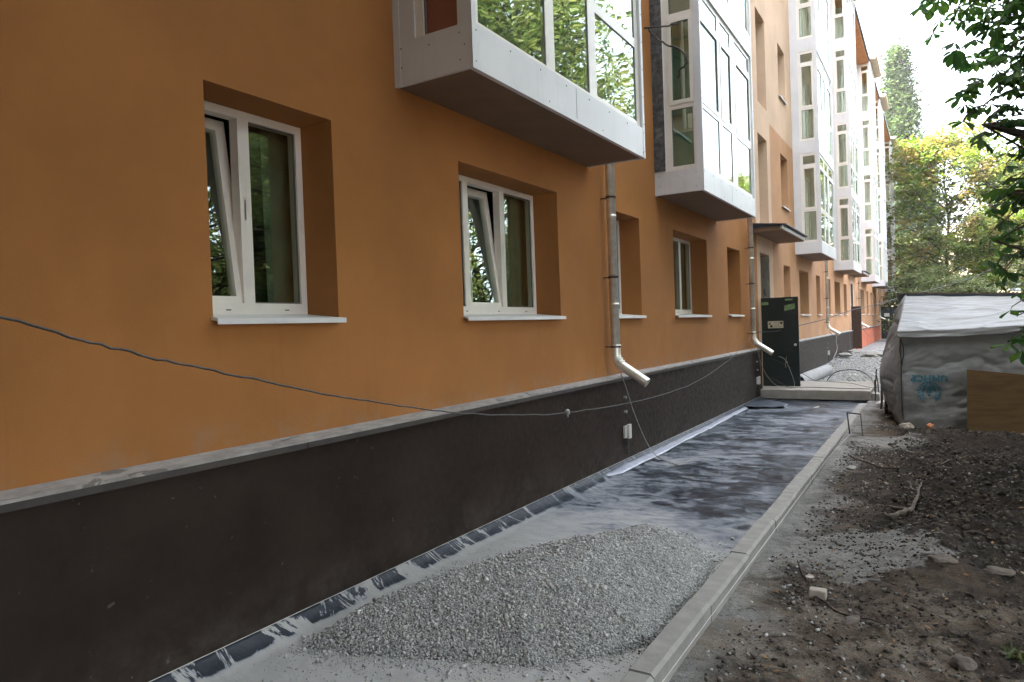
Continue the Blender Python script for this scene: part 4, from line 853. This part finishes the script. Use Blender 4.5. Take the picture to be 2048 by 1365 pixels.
# roof: front slope with drooping hem
U, V = np.meshgrid(gU(2.88, XR, 240), gU(0, 1, 90), indexing='ij')
hem = .09 + .035 * np.sin(U * 2.1 + .4) + .03 * fbm(U * 2, U * 0, 2, 60); tv = np.clip((V - .10) / .90, 0, 1)
Yr = 12.44 - .015 + tv * 1.58; Zr = (1 - tv) * (ez(U) + .02) + tv * (2.035 - .055 * (U - 2.9)) - .03 * np.sin(tv * np.pi)
Z = np.where(V < .10, ez(U) + .02 - hem * (1 - V / .10), Zr) + wr(U * .7, tv * 1.7, .55, 61) * np.where(V < .1, .3, 1) + .012 * fbm(U * .8, tv * 9, 3, 63)
Y = np.where(V < .10, 12.425 - .02 * (1 - V / .1) + .02 * fbm(U * 3, V * 20, 2, 64), Yr); X = U + .07 * tv * (U < 3.2) * (3.2 - U) / .3
surf('roof_sheet', U, V, (X, Y, Z), M['tarp'])
U, V = np.meshgrid(gU(2.86, XR, 200), gU(0, 1, 40), indexing='ij'); Z = 2.075 - .055 * (U - 2.9) - V * .58 + wr(U * .7, V * 2, .4, 66) + .012 * np.sin(U * 3); Y = 14.10 + V * 1.72
surf('rear_roof_sheet', U, V, (U + .05 * (V - 1), Y, Z), M['tarp'])
m = MB(); m.hexa([(2.98, 13.97, 2.005), (XR, 13.97, 1.72), (2.98, 14.09, 2.005), (XR, 14.09, 1.72), (2.98, 13.97, 2.055), (XR, 13.97, 1.77), (2.98, 14.09, 2.055), (XR, 14.09, 1.77)]); o = m.build('ridge_gap_strip', M['roofdark'], sh); o.location = -Vector(sh.location)  # dark strip standing in for the shaded gap along the ridge
m = MB(); m.hexa([(2.96, 14.0, 2.06), (XR, 14.0, 1.775), (2.96, 14.12, 2.06), (XR, 14.12, 1.775), (2.96, 14.0, 2.085), (XR, 14.0, 1.80), (2.96, 14.12, 2.085), (XR, 14.12, 1.80)]); o = m.build('ridge_board', M['root'], sh); o.location = -Vector(sh.location)
m = MB(); m.tube([(2.93, 12.56, -.1), (2.95, 12.56, 1.4)], .035, 8); m.tube([(2.82, 15.7, -.1), (2.82, 15.7, 1.5)], .035, 8); o = m.build('corner_post', M['root'], sh); o.location = -Vector(sh.location)
m = MB(); m.tube([(2.93, 12.40, 1.33), (2.965, 12.385, 1.2), (2.97, 12.38, 1.08), (2.945, 12.38, .98), (2.93, 12.39, .9), (2.925, 12.40, .7), (2.93, 12.41, .2)], .009, 6)
m.tube([(2.925, 12.40, 1.33), (2.915, 12.385, 1.15), (2.935, 12.38, 1.0)], .008, 6); m.tube([(2.94, 12.375, 1.0), (2.94, 12.37, .93)], .018, 8)
o = m.build('tie_cord', M['cabledark'], sh); o.location = -Vector(sh.location)
# faded print, upside down on the front sheet
def onfront(me, cx, cz):
    for v in me.vertices:
        x, z = cx - v.co.x, cz - v.co.y; yy = float(front_y(np.array([x]), np.array([z]))[0])
        v.co = (x - sh.location.x, yy - .020 - sh.location.y, z)
cu = bpy.data.curves.new('lettering', 'FONT'); cu.body = 'UNHCR'; cu.size = .135; cu.align_x = 'CENTER'; cu.align_y = 'CENTER'; cu.offset = .008; cu.space_character = 1.08
tmp = bpy.data.objects.new('tmp', cu); col.objects.link(tmp); bpy.context.view_layer.update()
me = bpy.data.meshes.new_from_object(tmp.evaluated_get(bpy.context.evaluated_depsgraph_get())); bpy.data.objects.remove(tmp)
bm = bmesh.new(); bm.from_mesh(me); bmesh.ops.triangulate(bm, faces=bm.faces); bmesh.ops.subdivide_edges(bm, edges=bm.edges[:], cuts=2); bm.to_mesh(me); bm.free()
me.materials.clear(); me.materials.append(M['print']); onfront(me, 3.29, .715); o = bpy.data.objects.new('lettering', me); link(o, sh)
m = MB(); E_ = []
def disc(cx, cy, rx, ry, rot=0, n=12):
    P = [(cx + rx * math.cos(a) * math.cos(rot) - ry * math.sin(a) * math.sin(rot), cy + rx * math.cos(a) * math.sin(rot) + ry * math.sin(a) * math.cos(rot), 0) for a in [2 * math.pi * i / n for i in range(n)]]
    m.add(P, [tuple(range(n))])
for s in (-1, 1):
    for k in range(9):
        a = R(-80 + 17 * k); cx, cy = s * .155 * math.cos(a), .155 * math.sin(a); disc(cx, cy, .026, .009, (a + R(60)) if s > 0 else math.pi - a - R(60)); disc(cx * .84, cy * .84, .020, .008, (a + R(120)) if s > 0 else math.pi - a - R(120))
    m.add([(s * .02, -.12, 0), (s * .07, -.10, 0), (s * .105, .0, 0), (s * .085, .085, 0), (s * .065, .085, 0), (s * .075, .01, 0), (s * .045, -.06, 0)], [tuple(range(7))])
    m.add([(s * .07, .09, 0), (s * .03, .11, 0), (s * .035, .095, 0), (s * .065, .075, 0)], [(0, 1, 2, 3)])
disc(0, .045, .020, .020); m.add([(-.035, .015, 0), (.035, .015, 0), (.026, -.05, 0), (.02, -.10, 0), (.004, -.10, 0), (0, -.06, 0), (-.004, -.10, 0), (-.02, -.10, 0), (-.026, -.05, 0)], [tuple(range(9))])
o = m.build('emblem', M['print'], sh, fix=False); bm = bmesh.new(); bm.from_mesh(o.data); bmesh.ops.triangulate(bm, faces=bm.faces); bmesh.ops.subdivide_edges(bm, edges=bm.edges[:], cuts=2); bm.to_mesh(o.data); bm.free(); onfront(o.data, 3.295, .50)
# plywood
m = MB((4.4, 12.2, 0)); m.hexa([(3.76, 12.14, -.05), (5.6, 12.14, -.05), (3.76, 12.16, -.05), (5.6, 12.16, -.05), (3.78, 12.30, .86), (5.6, 12.30, .66), (3.78, 12.32, .86), (5.6, 12.32, .66)]); o = m.build('plywood_board', M['ply']); tag(o, 'stained brown plywood board leaning against the tarpaulin shelter', 'board')
for i, (x0, y0, z0, x1, y1, z1, r_) in enumerate(((2.62, 13.9, -.1, 2.60, 14.1, .78, .03), (2.50, 14.6, -.1, 2.50, 14.7, .62, .02))):
    m = MB((x0, y0, 0)); m.tube(wig([(x0, y0, z0), ((x0 + x1) / 2 + .02, (y0 + y1) / 2, (z0 + z1) / 2), (x1, y1, z1)], 3, .006, i), r_, 7); o = m.build('wooden_prop', M['bark'], smooth=True); tag(o, ['dark wooden prop standing beside the tarpaulin side', 'thinner prop behind the dark wooden one, beside the tarpaulin'][i], 'prop')
# white litter at foot of shelter
m = MB((2.45, 15.2, 0)); m.add([(2.36, 15.2, .0), (2.48, 15.1, .02), (2.52, 15.3, .05), (2.40, 15.35, .02), (2.44, 15.2, .06)], [(0, 1, 4), (1, 2, 4), (2, 3, 4), (3, 0, 4)]); o = m.build('paper_scrap', M['white']); tag(o, 'crumpled white scrap beside the right end of the slab', 'scrap')
m = MB((1.35, 14.6, 0)); m.add([(1.33, 14.6, -.04), (1.42, 14.55, -.03), (1.44, 14.66, -.01), (1.36, 14.7, -.03)], [(0, 1, 2, 3)]); o = m.build('paper_scrap', M['white']); tag(o, 'small white scrap on the membrane in front of the slab', 'scrap')

# ---------------------------------------------------------------- trees
def tube_np(segs, n=6):
    Vs, Fs, b = [], [], 0
    for p0, p1, r0, r1 in segs:
        t = (p1 - p0); L = np.linalg.norm(t)
        if L < 1e-6: continue
        t = t / L; a = np.cross(t, [0, 0, 1.] if abs(t[2]) < .9 else [1., 0, 0]); a /= np.linalg.norm(a); c = np.cross(t, a); an = np.arange(n) * 2 * np.pi / n
        ring_ = np.cos(an)[:, None] * a + np.sin(an)[:, None] * c; Vs.append(p0 + ring_ * r0); Vs.append(p1 + ring_ * r1)
        i = np.arange(n); j = (i + 1) % n; Fs.append(np.stack([b + i, b + j, b + n + j, b + n + i], -1)); b += 2 * n
    return np.concatenate(Vs), np.concatenate(Fs)
def skeleton(g, H, cr_, base, nl, sub, shape='round', r0=.22, lean=(0, 0)):
    segs = []; tips = []; tr = []; p = np.zeros(3); N = 9
    for i in range(N + 1):
        t = i / N; tr.append(np.array([lean[0] * t + .15 * math.sin(i * 1.3) * t, lean[1] * t + .15 * math.cos(i * 1.7) * t, H * .93 * t]))
    for i in range(N): segs.append((tr[i], tr[i + 1], r0 * (1 - i / N * .85), r0 * (1 - (i + 1) / N * .85)))
    def at(t): k = min(int(t * N), N - 1); f = t * N - k; return tr[k] * (1 - f) + tr[k + 1] * f
    for q in range(nl):
        t = (base / H) + (1 - base / H) * ((q + g.random()) / nl) ** .9; t = min(t, .97); s = at(t); az = q * 2.4 + g.random(); z = (s[2] - base) / (H - base)
        if shape == 'poplar': R_ = cr_ * (math.sin(min(1, .15 + z * 1.0) * math.pi * .93) ** .6) + .2; el = 1.15
        else: R_ = cr_ * max(.25, math.sin(math.pi * min(1, .28 + .66 * z))) * (.75 + .4 * g.random()); el = .25 + .75 * z
        d = np.array([math.cos(az) * math.cos(el), math.sin(az) * math.cos(el), math.sin(el)]); L = R_ / max(.35, math.cos(el)); L = min(L, R_ * 1.7); pts = [s]
        for k in range(4): dd_ = d + (g.random(3) - .5) * .35 + np.array([0, 0, (.12 if shape != 'poplar' else .1) * k - (.08 if shape != 'poplar' else 0)]); pts.append(pts[-1] + dd_ / np.linalg.norm(dd_) * L / 4)
        for k in range(4): rr = r0 * .38 * (1 - t * .5); segs.append((pts[k], pts[k + 1], rr * (1 - k * .22), rr * (1 - (k + 1) * .22)))
        for k in range(sub):
            u = .3 + .7 * g.random(); kk = min(int(u * 4), 3); s2 = pts[kk] + (pts[kk + 1] - pts[kk]) * (u * 4 - kk if u < 1 else 1); d2 = d * .4 + (g.random(3) - .5) * 1.7; d2[2] = d2[2] * .5 + .1; d2 /= np.linalg.norm(d2); L2 = L * (.22 + .22 * g.random())
            e = s2 + d2 * L2; segs.append((s2, e, r0 * .09, r0 * .03)); tips += [s2 + d2 * L2 * .55, e]
        tips.append(pts[-1])
    return segs, np.array(tips)
LEAF1 = np.array([(-.5, 0, 0), (-.05, -.3, .07), (.5, 0, -.06), (-.05, .3, .07)])
def leafcloud(g, C_, per, sig, size, flat=.5, droop=.6):
    n = len(C_) * per; P = np.repeat(C_, per, 0) + g.normal(size=(n, 3)) * np.array([sig, sig, sig * flat]); S = size * (.6 + .8 * g.random(n))
    V = np.einsum('nij,vj->nvi', rotm(n, g, False, droop), LEAF1) * S[:, None, None] + P[:, None]
    return V.reshape(-1, 3), np.arange(4 * n).reshape(n, 4)
PROTO = {}
def proto(kind, seed, H, cr_, base, nl, sub, per, sig, size, mat, shape='round', r0=.22, lean=(0, 0), flat=.45, droop=.7):
    g = np.random.default_rng(seed); segs, tips = skeleton(g, H, cr_, base, nl, sub, shape, r0, lean); V, F = tube_np(segs, 7); LV, LF = leafcloud(g, tips, per, sig, size, flat, droop)
    PROTO[kind] = (V, F, LV, LF, mat)
proto('far_a', 1, 14.5, 5.2, 2.0, 34, 11, 26, .42, .30, M['leaf_far'])
proto('far_b', 2, 12.5, 4.6, 1.2, 30, 11, 26, .42, .28, M['leaf_far'])
proto('side', 3, 15.5, 4.4, 2.2, 34, 11, 24, .38, .22, M['leaf_mid'])
proto('side_thin', 4, 15.0, 3.0, 4.0, 22, 8, 20, .34, .20, M['leaf_mid'], r0=.16)
proto('near', 5, 11.5, 4.6, 2.6, 34, 11, 30, .34, .26, M['leaf_dark'])
proto('dark', 6, 9.0, 4.0, .8, 26, 10, 26, .40, .28, M['leaf_mid'])
proto('poplar', 7, 29, 1.7, 2.0, 56, 8, 22, .40, .36, M['leaf_poplar'], 'poplar', .35, flat=1.2)
proto('bush', 8, 4.2, 2.6, .3, 18, 8, 24, .30, .20, M['leaf_mid'])
_done = {}
def tree(kind, name, x, y, rot, sc, label, cat='tree', group=None, z=-.2):
    V, F, LV, LF, mat = PROTO[kind]; t = empty(name, (x, y, z), label, cat, group); t.rotation_euler = (0, 0, rot); t.scale = (sc, sc, sc)
    if kind not in _done:
        a = npmesh('trunk', V, F, M['bark'], t, True); b = npmesh('crown', LV, LF, mat, t); _done[kind] = (a.data, b.data)
    else:
        for nm, me in zip(('trunk', 'crown'), _done[kind]): o = bpy.data.objects.new(nm, me); link(o, t)
    return t
GR = 'trees beyond the end of the path'
tree('far_a', 'chestnut_tree', 4.2, 62, .3, .98, 'tall yellow-green chestnut tree beyond the tarpaulin shelter, its crown highest at centre', group=GR)
tree('far_b', 'chestnut_tree', 8.6, 60, 1.7, .95, 'yellow-green tree right of the tallest chestnut, half hidden by dark leaves', group=GR)
tree('far_b', 'chestnut_tree', 6.4, 52, 4.1, .60, 'low browning chestnut tree directly above the shelter roof', group=GR)
tree('far_a', 'chestnut_tree', 12.5, 66, 2.6, .95, 'yellow-green tree at the right edge behind the hanging dark leaves', group=GR)
tree('dark', 'broadleaf_tree', 2.7, 69, .9, .80, 'dark green tree just past the end of the facade', group=GR)
tree('bush', 'shrub', 2.9, 50, .9, .85, 'dark shrub beside the far end of the path', 'shrub')
tree('bush', 'shrub', 4.6, 44, 2.9, .70, 'bushy green shrub behind the shelter ridge', 'shrub')
tree('bush', 'shrub', 9.5, 46, 1.9, 1.0, 'low shrub behind the right end of the shelter roof', 'shrub')
tree('poplar', 'poplar_tree', .6, 84, .2, 1.06, 'tall slender poplar rising above the far end of the facade', group=GR)
tree('poplar', 'poplar_tree', 2.9, 88, 2.2, .74, 'shorter sparse poplar beside the tall one', group=GR)
tree('poplar', 'poplar_tree', -1.9, 92, 4.0, .95, 'poplar mostly hidden behind the last bay roofs', group=GR)
SG = 'trees across the yard, mirrored in the windows'
for i, (k, x, y, r_, s) in enumerate((('side', 11.0, 9.5, .5, .95), ('side', 12.0, 15.5, 1.9, 1.05), ('side', 12.0, 21.5, 3.2, 1.08), ('side', 11.8, 25.0, 4.2, .95), ('side_thin', 11.4, 30.2, .8, .92), ('near', 6.8, .3, .2, 1.2), ('near', 5.4, -4.4, 2.1, 1.3), ('bush', 16.5, 14, .3, 1.5), ('bush', 19, 19, 1.3, 1.9), ('bush', 17.5, 23, 2.3, 1.5), ('bush', 18, 9, 4.3, 1.7), ('bush', 17.5, 30, 5.3, 1.6), ('near', 1.6, -7.0, 4.4, 1.1), ('near', 4.5, -12.0, 1.4, 1.2), ('near', 10.4, -7.0, 3.4, 1.1), ('bush', 3.4, -5.5, 2.1, 1.0), ('bush', .9, -5.0, 1.1, .9), ('bush', 6.0, -6.0, .4, 1.2), ('bush', 8.2, 9.0, 1.0, .9), ('bush', 10, 19, 2.0, .9), ('bush', 10.5, 25, 3.0, .9))):  # near-type trees and the shrubs behind the camera are unseen, added as shade
    tree(k, 'yard_tree' if k != 'bush' else 'yard_shrub', x, y, r_, s, 'leafy tree of the yard out of view, for window reflections and added shade' if k != 'bush' else 'yard shrub out of view, for window reflections and added shade', 'tree' if k != 'bush' else 'shrub', SG)
# chestnut branches hanging into the upper right of the view
ch = empty('chestnut_tree', (6.6, 6.4, -.13), 'dark green chestnut whose big-leaved branches hang over the right side', 'tree')
g = np.random.default_rng(77)
px_l = lambda y: np.interp(y, [-60, 0, 30, 60, 90, 110, 150, 165, 200, 230, 260, 290, 320, 350, 385, 430, 460, 500, 550, 575, 600], [1800, 1815, 1832, 1850, 1885, 1875, 1925, 1900, 1897, 1908, 1925, 1950, 1985, 2000, 1960, 1962, 1955, 1950, 1970, 1995, 2060])
CR, CU, CF, CC = np.array(cr[:]), np.array(up[:]), np.array(cf[:]), np.array([3.42, 0, 1.70])
def unp(px, py, dpt): return CC + (CF + CR * (px - 1024) / 1400 - CU * (py - 682.5) / 1400) * dpt
C_ = []; TW = []
def twig(x0, y0, d0, x1, y1, d1, sag, n, jit=.07):
    P = []
    for k in range(n + 1):
        t = k / n; P.append(unp(x0 + (x1 - x0) * t, y0 + (y1 - y0) * t, d0 + (d1 - d0) * t) + np.array([0, 0, sag * math.sin(t * math.pi)]) + (g.random(3) - .5) * .03)
    TW.append(P)
    for k in range(n + 1):
        for q in range(2 if k < n else 1): C_.append((P[k] + g.normal(size=3) * np.array([jit, jit * 1.4, jit * .8]) * (1 if k < n else .2) - np.array([0, 0, .03]), P[k]))
for row in range(27):                       # sprays that end against the sky
    y1 = -20 + row * 23 + g.uniform(-6, 6); x1 = float(px_l(max(y1, -60))) + 22 + (0 if row % 2 else 26); d1 = g.uniform(5.9, 7.2)
    x0 = 2130 + g.uniform(-20, 60); twig(x0, y1 - g.uniform(20, 90), d1 + g.uniform(0, 1.0), x1, y1, d1, .12, max(3, int((x0 - x1) / 34)))
for row in range(24):                       # the denser inner crown
    y1 = -60 + row * 27 + g.uniform(-6, 6); x1 = max(float(px_l(max(min(y1, 590), -60))) + 110, 1990) + g.uniform(-10, 40); d1 = g.uniform(6.3, 8.2)
    twig(2230 + g.uniform(-20, 60), y1 - g.uniform(20, 120), d1 + .6, x1, y1, d1, .1, 8, .09)
for row in range(34):                       # crown outside the frame, above and to the right
    y1 = -330 + row * 27; twig(2500, y1 - 80, g.uniform(6, 9), 2120 if y1 > -60 else 1930 - y1 * .2, y1, g.uniform(5.5, 8.5), .1, 9, .12)
twig(2130, 560, 6.2, 2028, 612, 5.6, .05, 3, .05); twig(2140, 620, 6.0, 2022, 682, 5.6, .05, 4, .05); twig(2140, 650, 6.0, 2040, 690, 5.7, .05, 3, .05)
# palmate leaves: drooping leaflets fanned round the petiole end
def palmate(C_, g, L0=.135):
    V, F = [], []; b = 0
    prof = [(0, .012), (.3, .10), (.62, .23), (.82, .20), (1, .0)]
    lf = []
    for t, w in prof: lf.append((t, -w, .05 * 0 + .10 * w)); lf.append((t, 0, -.02 - .12 * t * t)); lf.append((t, w, .10 * w))
    lf = np.array(lf); fi = []
    for k in range(len(prof) - 1): fi += [(3 * k, 3 * k + 3, 3 * k + 4, 3 * k + 1), (3 * k + 1, 3 * k + 4, 3 * k + 5, 3 * k + 2)]
    fi = np.array(fi)
    for c in C_:
        n = 7 if g.random() < .5 else 5; az0 = g.random() * 6.28; tilt = rotm(1, g, False, .45)[0]; L = L0 * (.75 + .55 * g.random()); dr = .25 + .5 * g.random()
        for k in range(n):
            a = (k - (n - 1) / 2) * (R(300) / n) + 0; s = L * (1 - .35 * abs(k - (n - 1) / 2) / (n / 2)); d = dr + .15 * (g.random() - .5); ca, sa = math.cos(a), math.sin(a)
            P = lf * s; P = np.stack([P[:, 0] * math.cos(d) + P[:, 2] * math.sin(d), P[:, 1], -P[:, 0] * math.sin(d) + P[:, 2] * math.cos(d)], -1)
            P = np.stack([P[:, 0] * ca - P[:, 1] * sa, P[:, 0] * sa + P[:, 1] * ca, P[:, 2]], -1); cz, sz = math.cos(az0), math.sin(az0)
            P = np.stack([P[:, 0] * cz - P[:, 1] * sz, P[:, 0] * sz + P[:, 1] * cz, P[:, 2]], -1) @ tilt.T + c; V.append(P); F.append(fi + b); b += len(P)
    return np.concatenate(V), np.concatenate(F)
J = np.array([c for c, _ in C_])
Vc, Fc = palmate(J, g)
o = npmesh('crown', Vc - np.array(ch.location), Fc, M['leaf_dark'], ch, False)
# limbs: trunk, then boughs reaching to sampled clusters
segs = []; tp = np.array([6.6, 6.4, -.2]); tops = [tp]
for i in range(8): tops.append(np.array([6.6 - .05 * i + .06 * math.sin(i), 6.4 - .02 * i, -.2 + (i + 1) * 1.0]))
for i in range(8): segs.append((tops[i], tops[i + 1], .20 - .016 * i, .20 - .016 * (i + 1)))
boughs = []
for (pxy, hz) in (((1990, -150, 6.5), 5.2), ((1935, 15, 6.4), 4.2), ((1960, 150, 6.2), 3.9), ((1975, 240, 6.6), 3.4), ((1995, 380, 6.4), 2.9), ((1985, 480, 6.3), 2.5), ((2035, 640, 5.7), 2.0)):
    e = unp(*pxy); s = np.array([6.45, 6.35, hz + .5]); pts = [s]; N = 9
    for k in range(1, N + 1):
        t = k / N; pts.append(s * (1 - t) + e * t + np.array([0, 0, .35 * math.sin(t * math.pi)]) + (g.random(3) - .5) * .09)
    for k in range(N): segs.append((pts[k], pts[k + 1], .04 * (1 - k / N) + .004, .04 * (1 - (k + 1) / N) + .004))
    boughs += pts[2:]
boughs = np.array(boughs)
for P in TW:
    for k in range(len(P) - 1): segs.append((P[k], P[k + 1], .008 - .005 * k / len(P), .008 - .005 * (k + 1) / len(P)))
    b_ = boughs[np.linalg.norm(boughs - P[0], axis=1).argmin()]; m_ = (b_ + P[0]) / 2 + np.array([0, 0, .08]); segs.append((b_, m_, .012, .010)); segs.append((m_, P[0], .010, .008))
for c, p in C_: segs.append((p, c, .003, .0018))
V, F = tube_np(segs, 5); o = npmesh('trunk', V - np.array(ch.location), F, M['bark'], ch, True)
# yellowish lit tips at the lower right cluster come from the same crown
# ---------------------------------------------------------------- houses behind the trees
def house(x0, x1, y0, y1, H, mat, label, rh):
    t = empty('apartment_building', ((x0 + x1) / 2, y0, -.3), label, 'building'); L = Vector(t.location)
    hs = []; u = x0 + 1.2
    while u < x1 - 2: hs += [(u, u + 1.5, z, z + 1.6) for z in np.arange(1.2, H - 2, 3.0)]; u += 3.1
    m = MB(tuple(L)); m.perf(lambda u, v, d: (u, y0 + d, v), (x0, x1, -.3, H), hs, .3, 0); m.box(x0, x1, y1 - .2, y1, -.3, H); m.box(x0, x0 + .2, y0 + .301, y1 - .2, -.3, H); m.box(x1 - .2, x1, y0 + .301, y1 - .2, -.3, H); o = m.build('wall', mat, t); o.location = (0, 0, 0)
    m = MB(tuple(L))
    for h in hs: m.box(h[0], h[1], y0 + .2, y0 + .24, h[2], h[3])
    o = m.build('window_pane', M['glass_far'], t); o.location = (0, 0, 0); o['kind'] = 'stuff' if len(hs) > 100 else 'thing'
    m = MB(tuple(L)); m.add([(x0 - .5, y0 - .5, H), (x1 + .5, y0 - .5, H), (x1 + .5, y1 + .5, H), (x0 - .5, y1 + .5, H), (x0 - .5, (y0 + y1) / 2, H + rh), (x1 + .5, (y0 + y1) / 2, H + rh)], [(0, 1, 5, 4), (2, 3, 4, 5), (0, 4, 3), (1, 2, 5), (0, 3, 2, 1)]); o = m.build('roof', M['roof_far'], t); o.location = (0, 0, 0)
M['glass_far'] = simple('dark_far_glass', (.10, .12, .14), .15, bump=0); M['roof_far'] = simple('pale_brown_roof', (.36, .28, .22), .8, var=.15, ns=2)
house(-2, 30, 112, 124, 11.2, plaster('far_beige', (.55, .45, .33)), 'beige block with brown roof showing between the far trees', 2.2)
#house(27, 38, -10, 60, 13, plaster('far_grey', (.42, .39, .35)), 'grey block across the yard, seen only mirrored in window glass', 2.5)

# thin scattering volume, added to wash out the far facade like glare
m = MB((0, 0, 0)); m.box(-60, 80, -40, 135, -1.7, 36); hz = m.build('glare_veil', []); tag(hz, kind='stuff')
hm = bpy.data.materials.new('glare_veil_air'); hm.use_nodes = True; t = hm.node_tree; t.nodes.clear(); o_ = t.nodes.new('ShaderNodeOutputMaterial'); v_ = t.nodes.new('ShaderNodeVolumePrincipled')
v_.inputs['Density'].default_value = .0005; v_.inputs['Color'].default_value = (.93, .93, .92, 1); v_.inputs['Anisotropy'].default_value = .2; t.links.new(v_.outputs[0], o_.inputs['Volume']); hz.data.materials.append(hm)
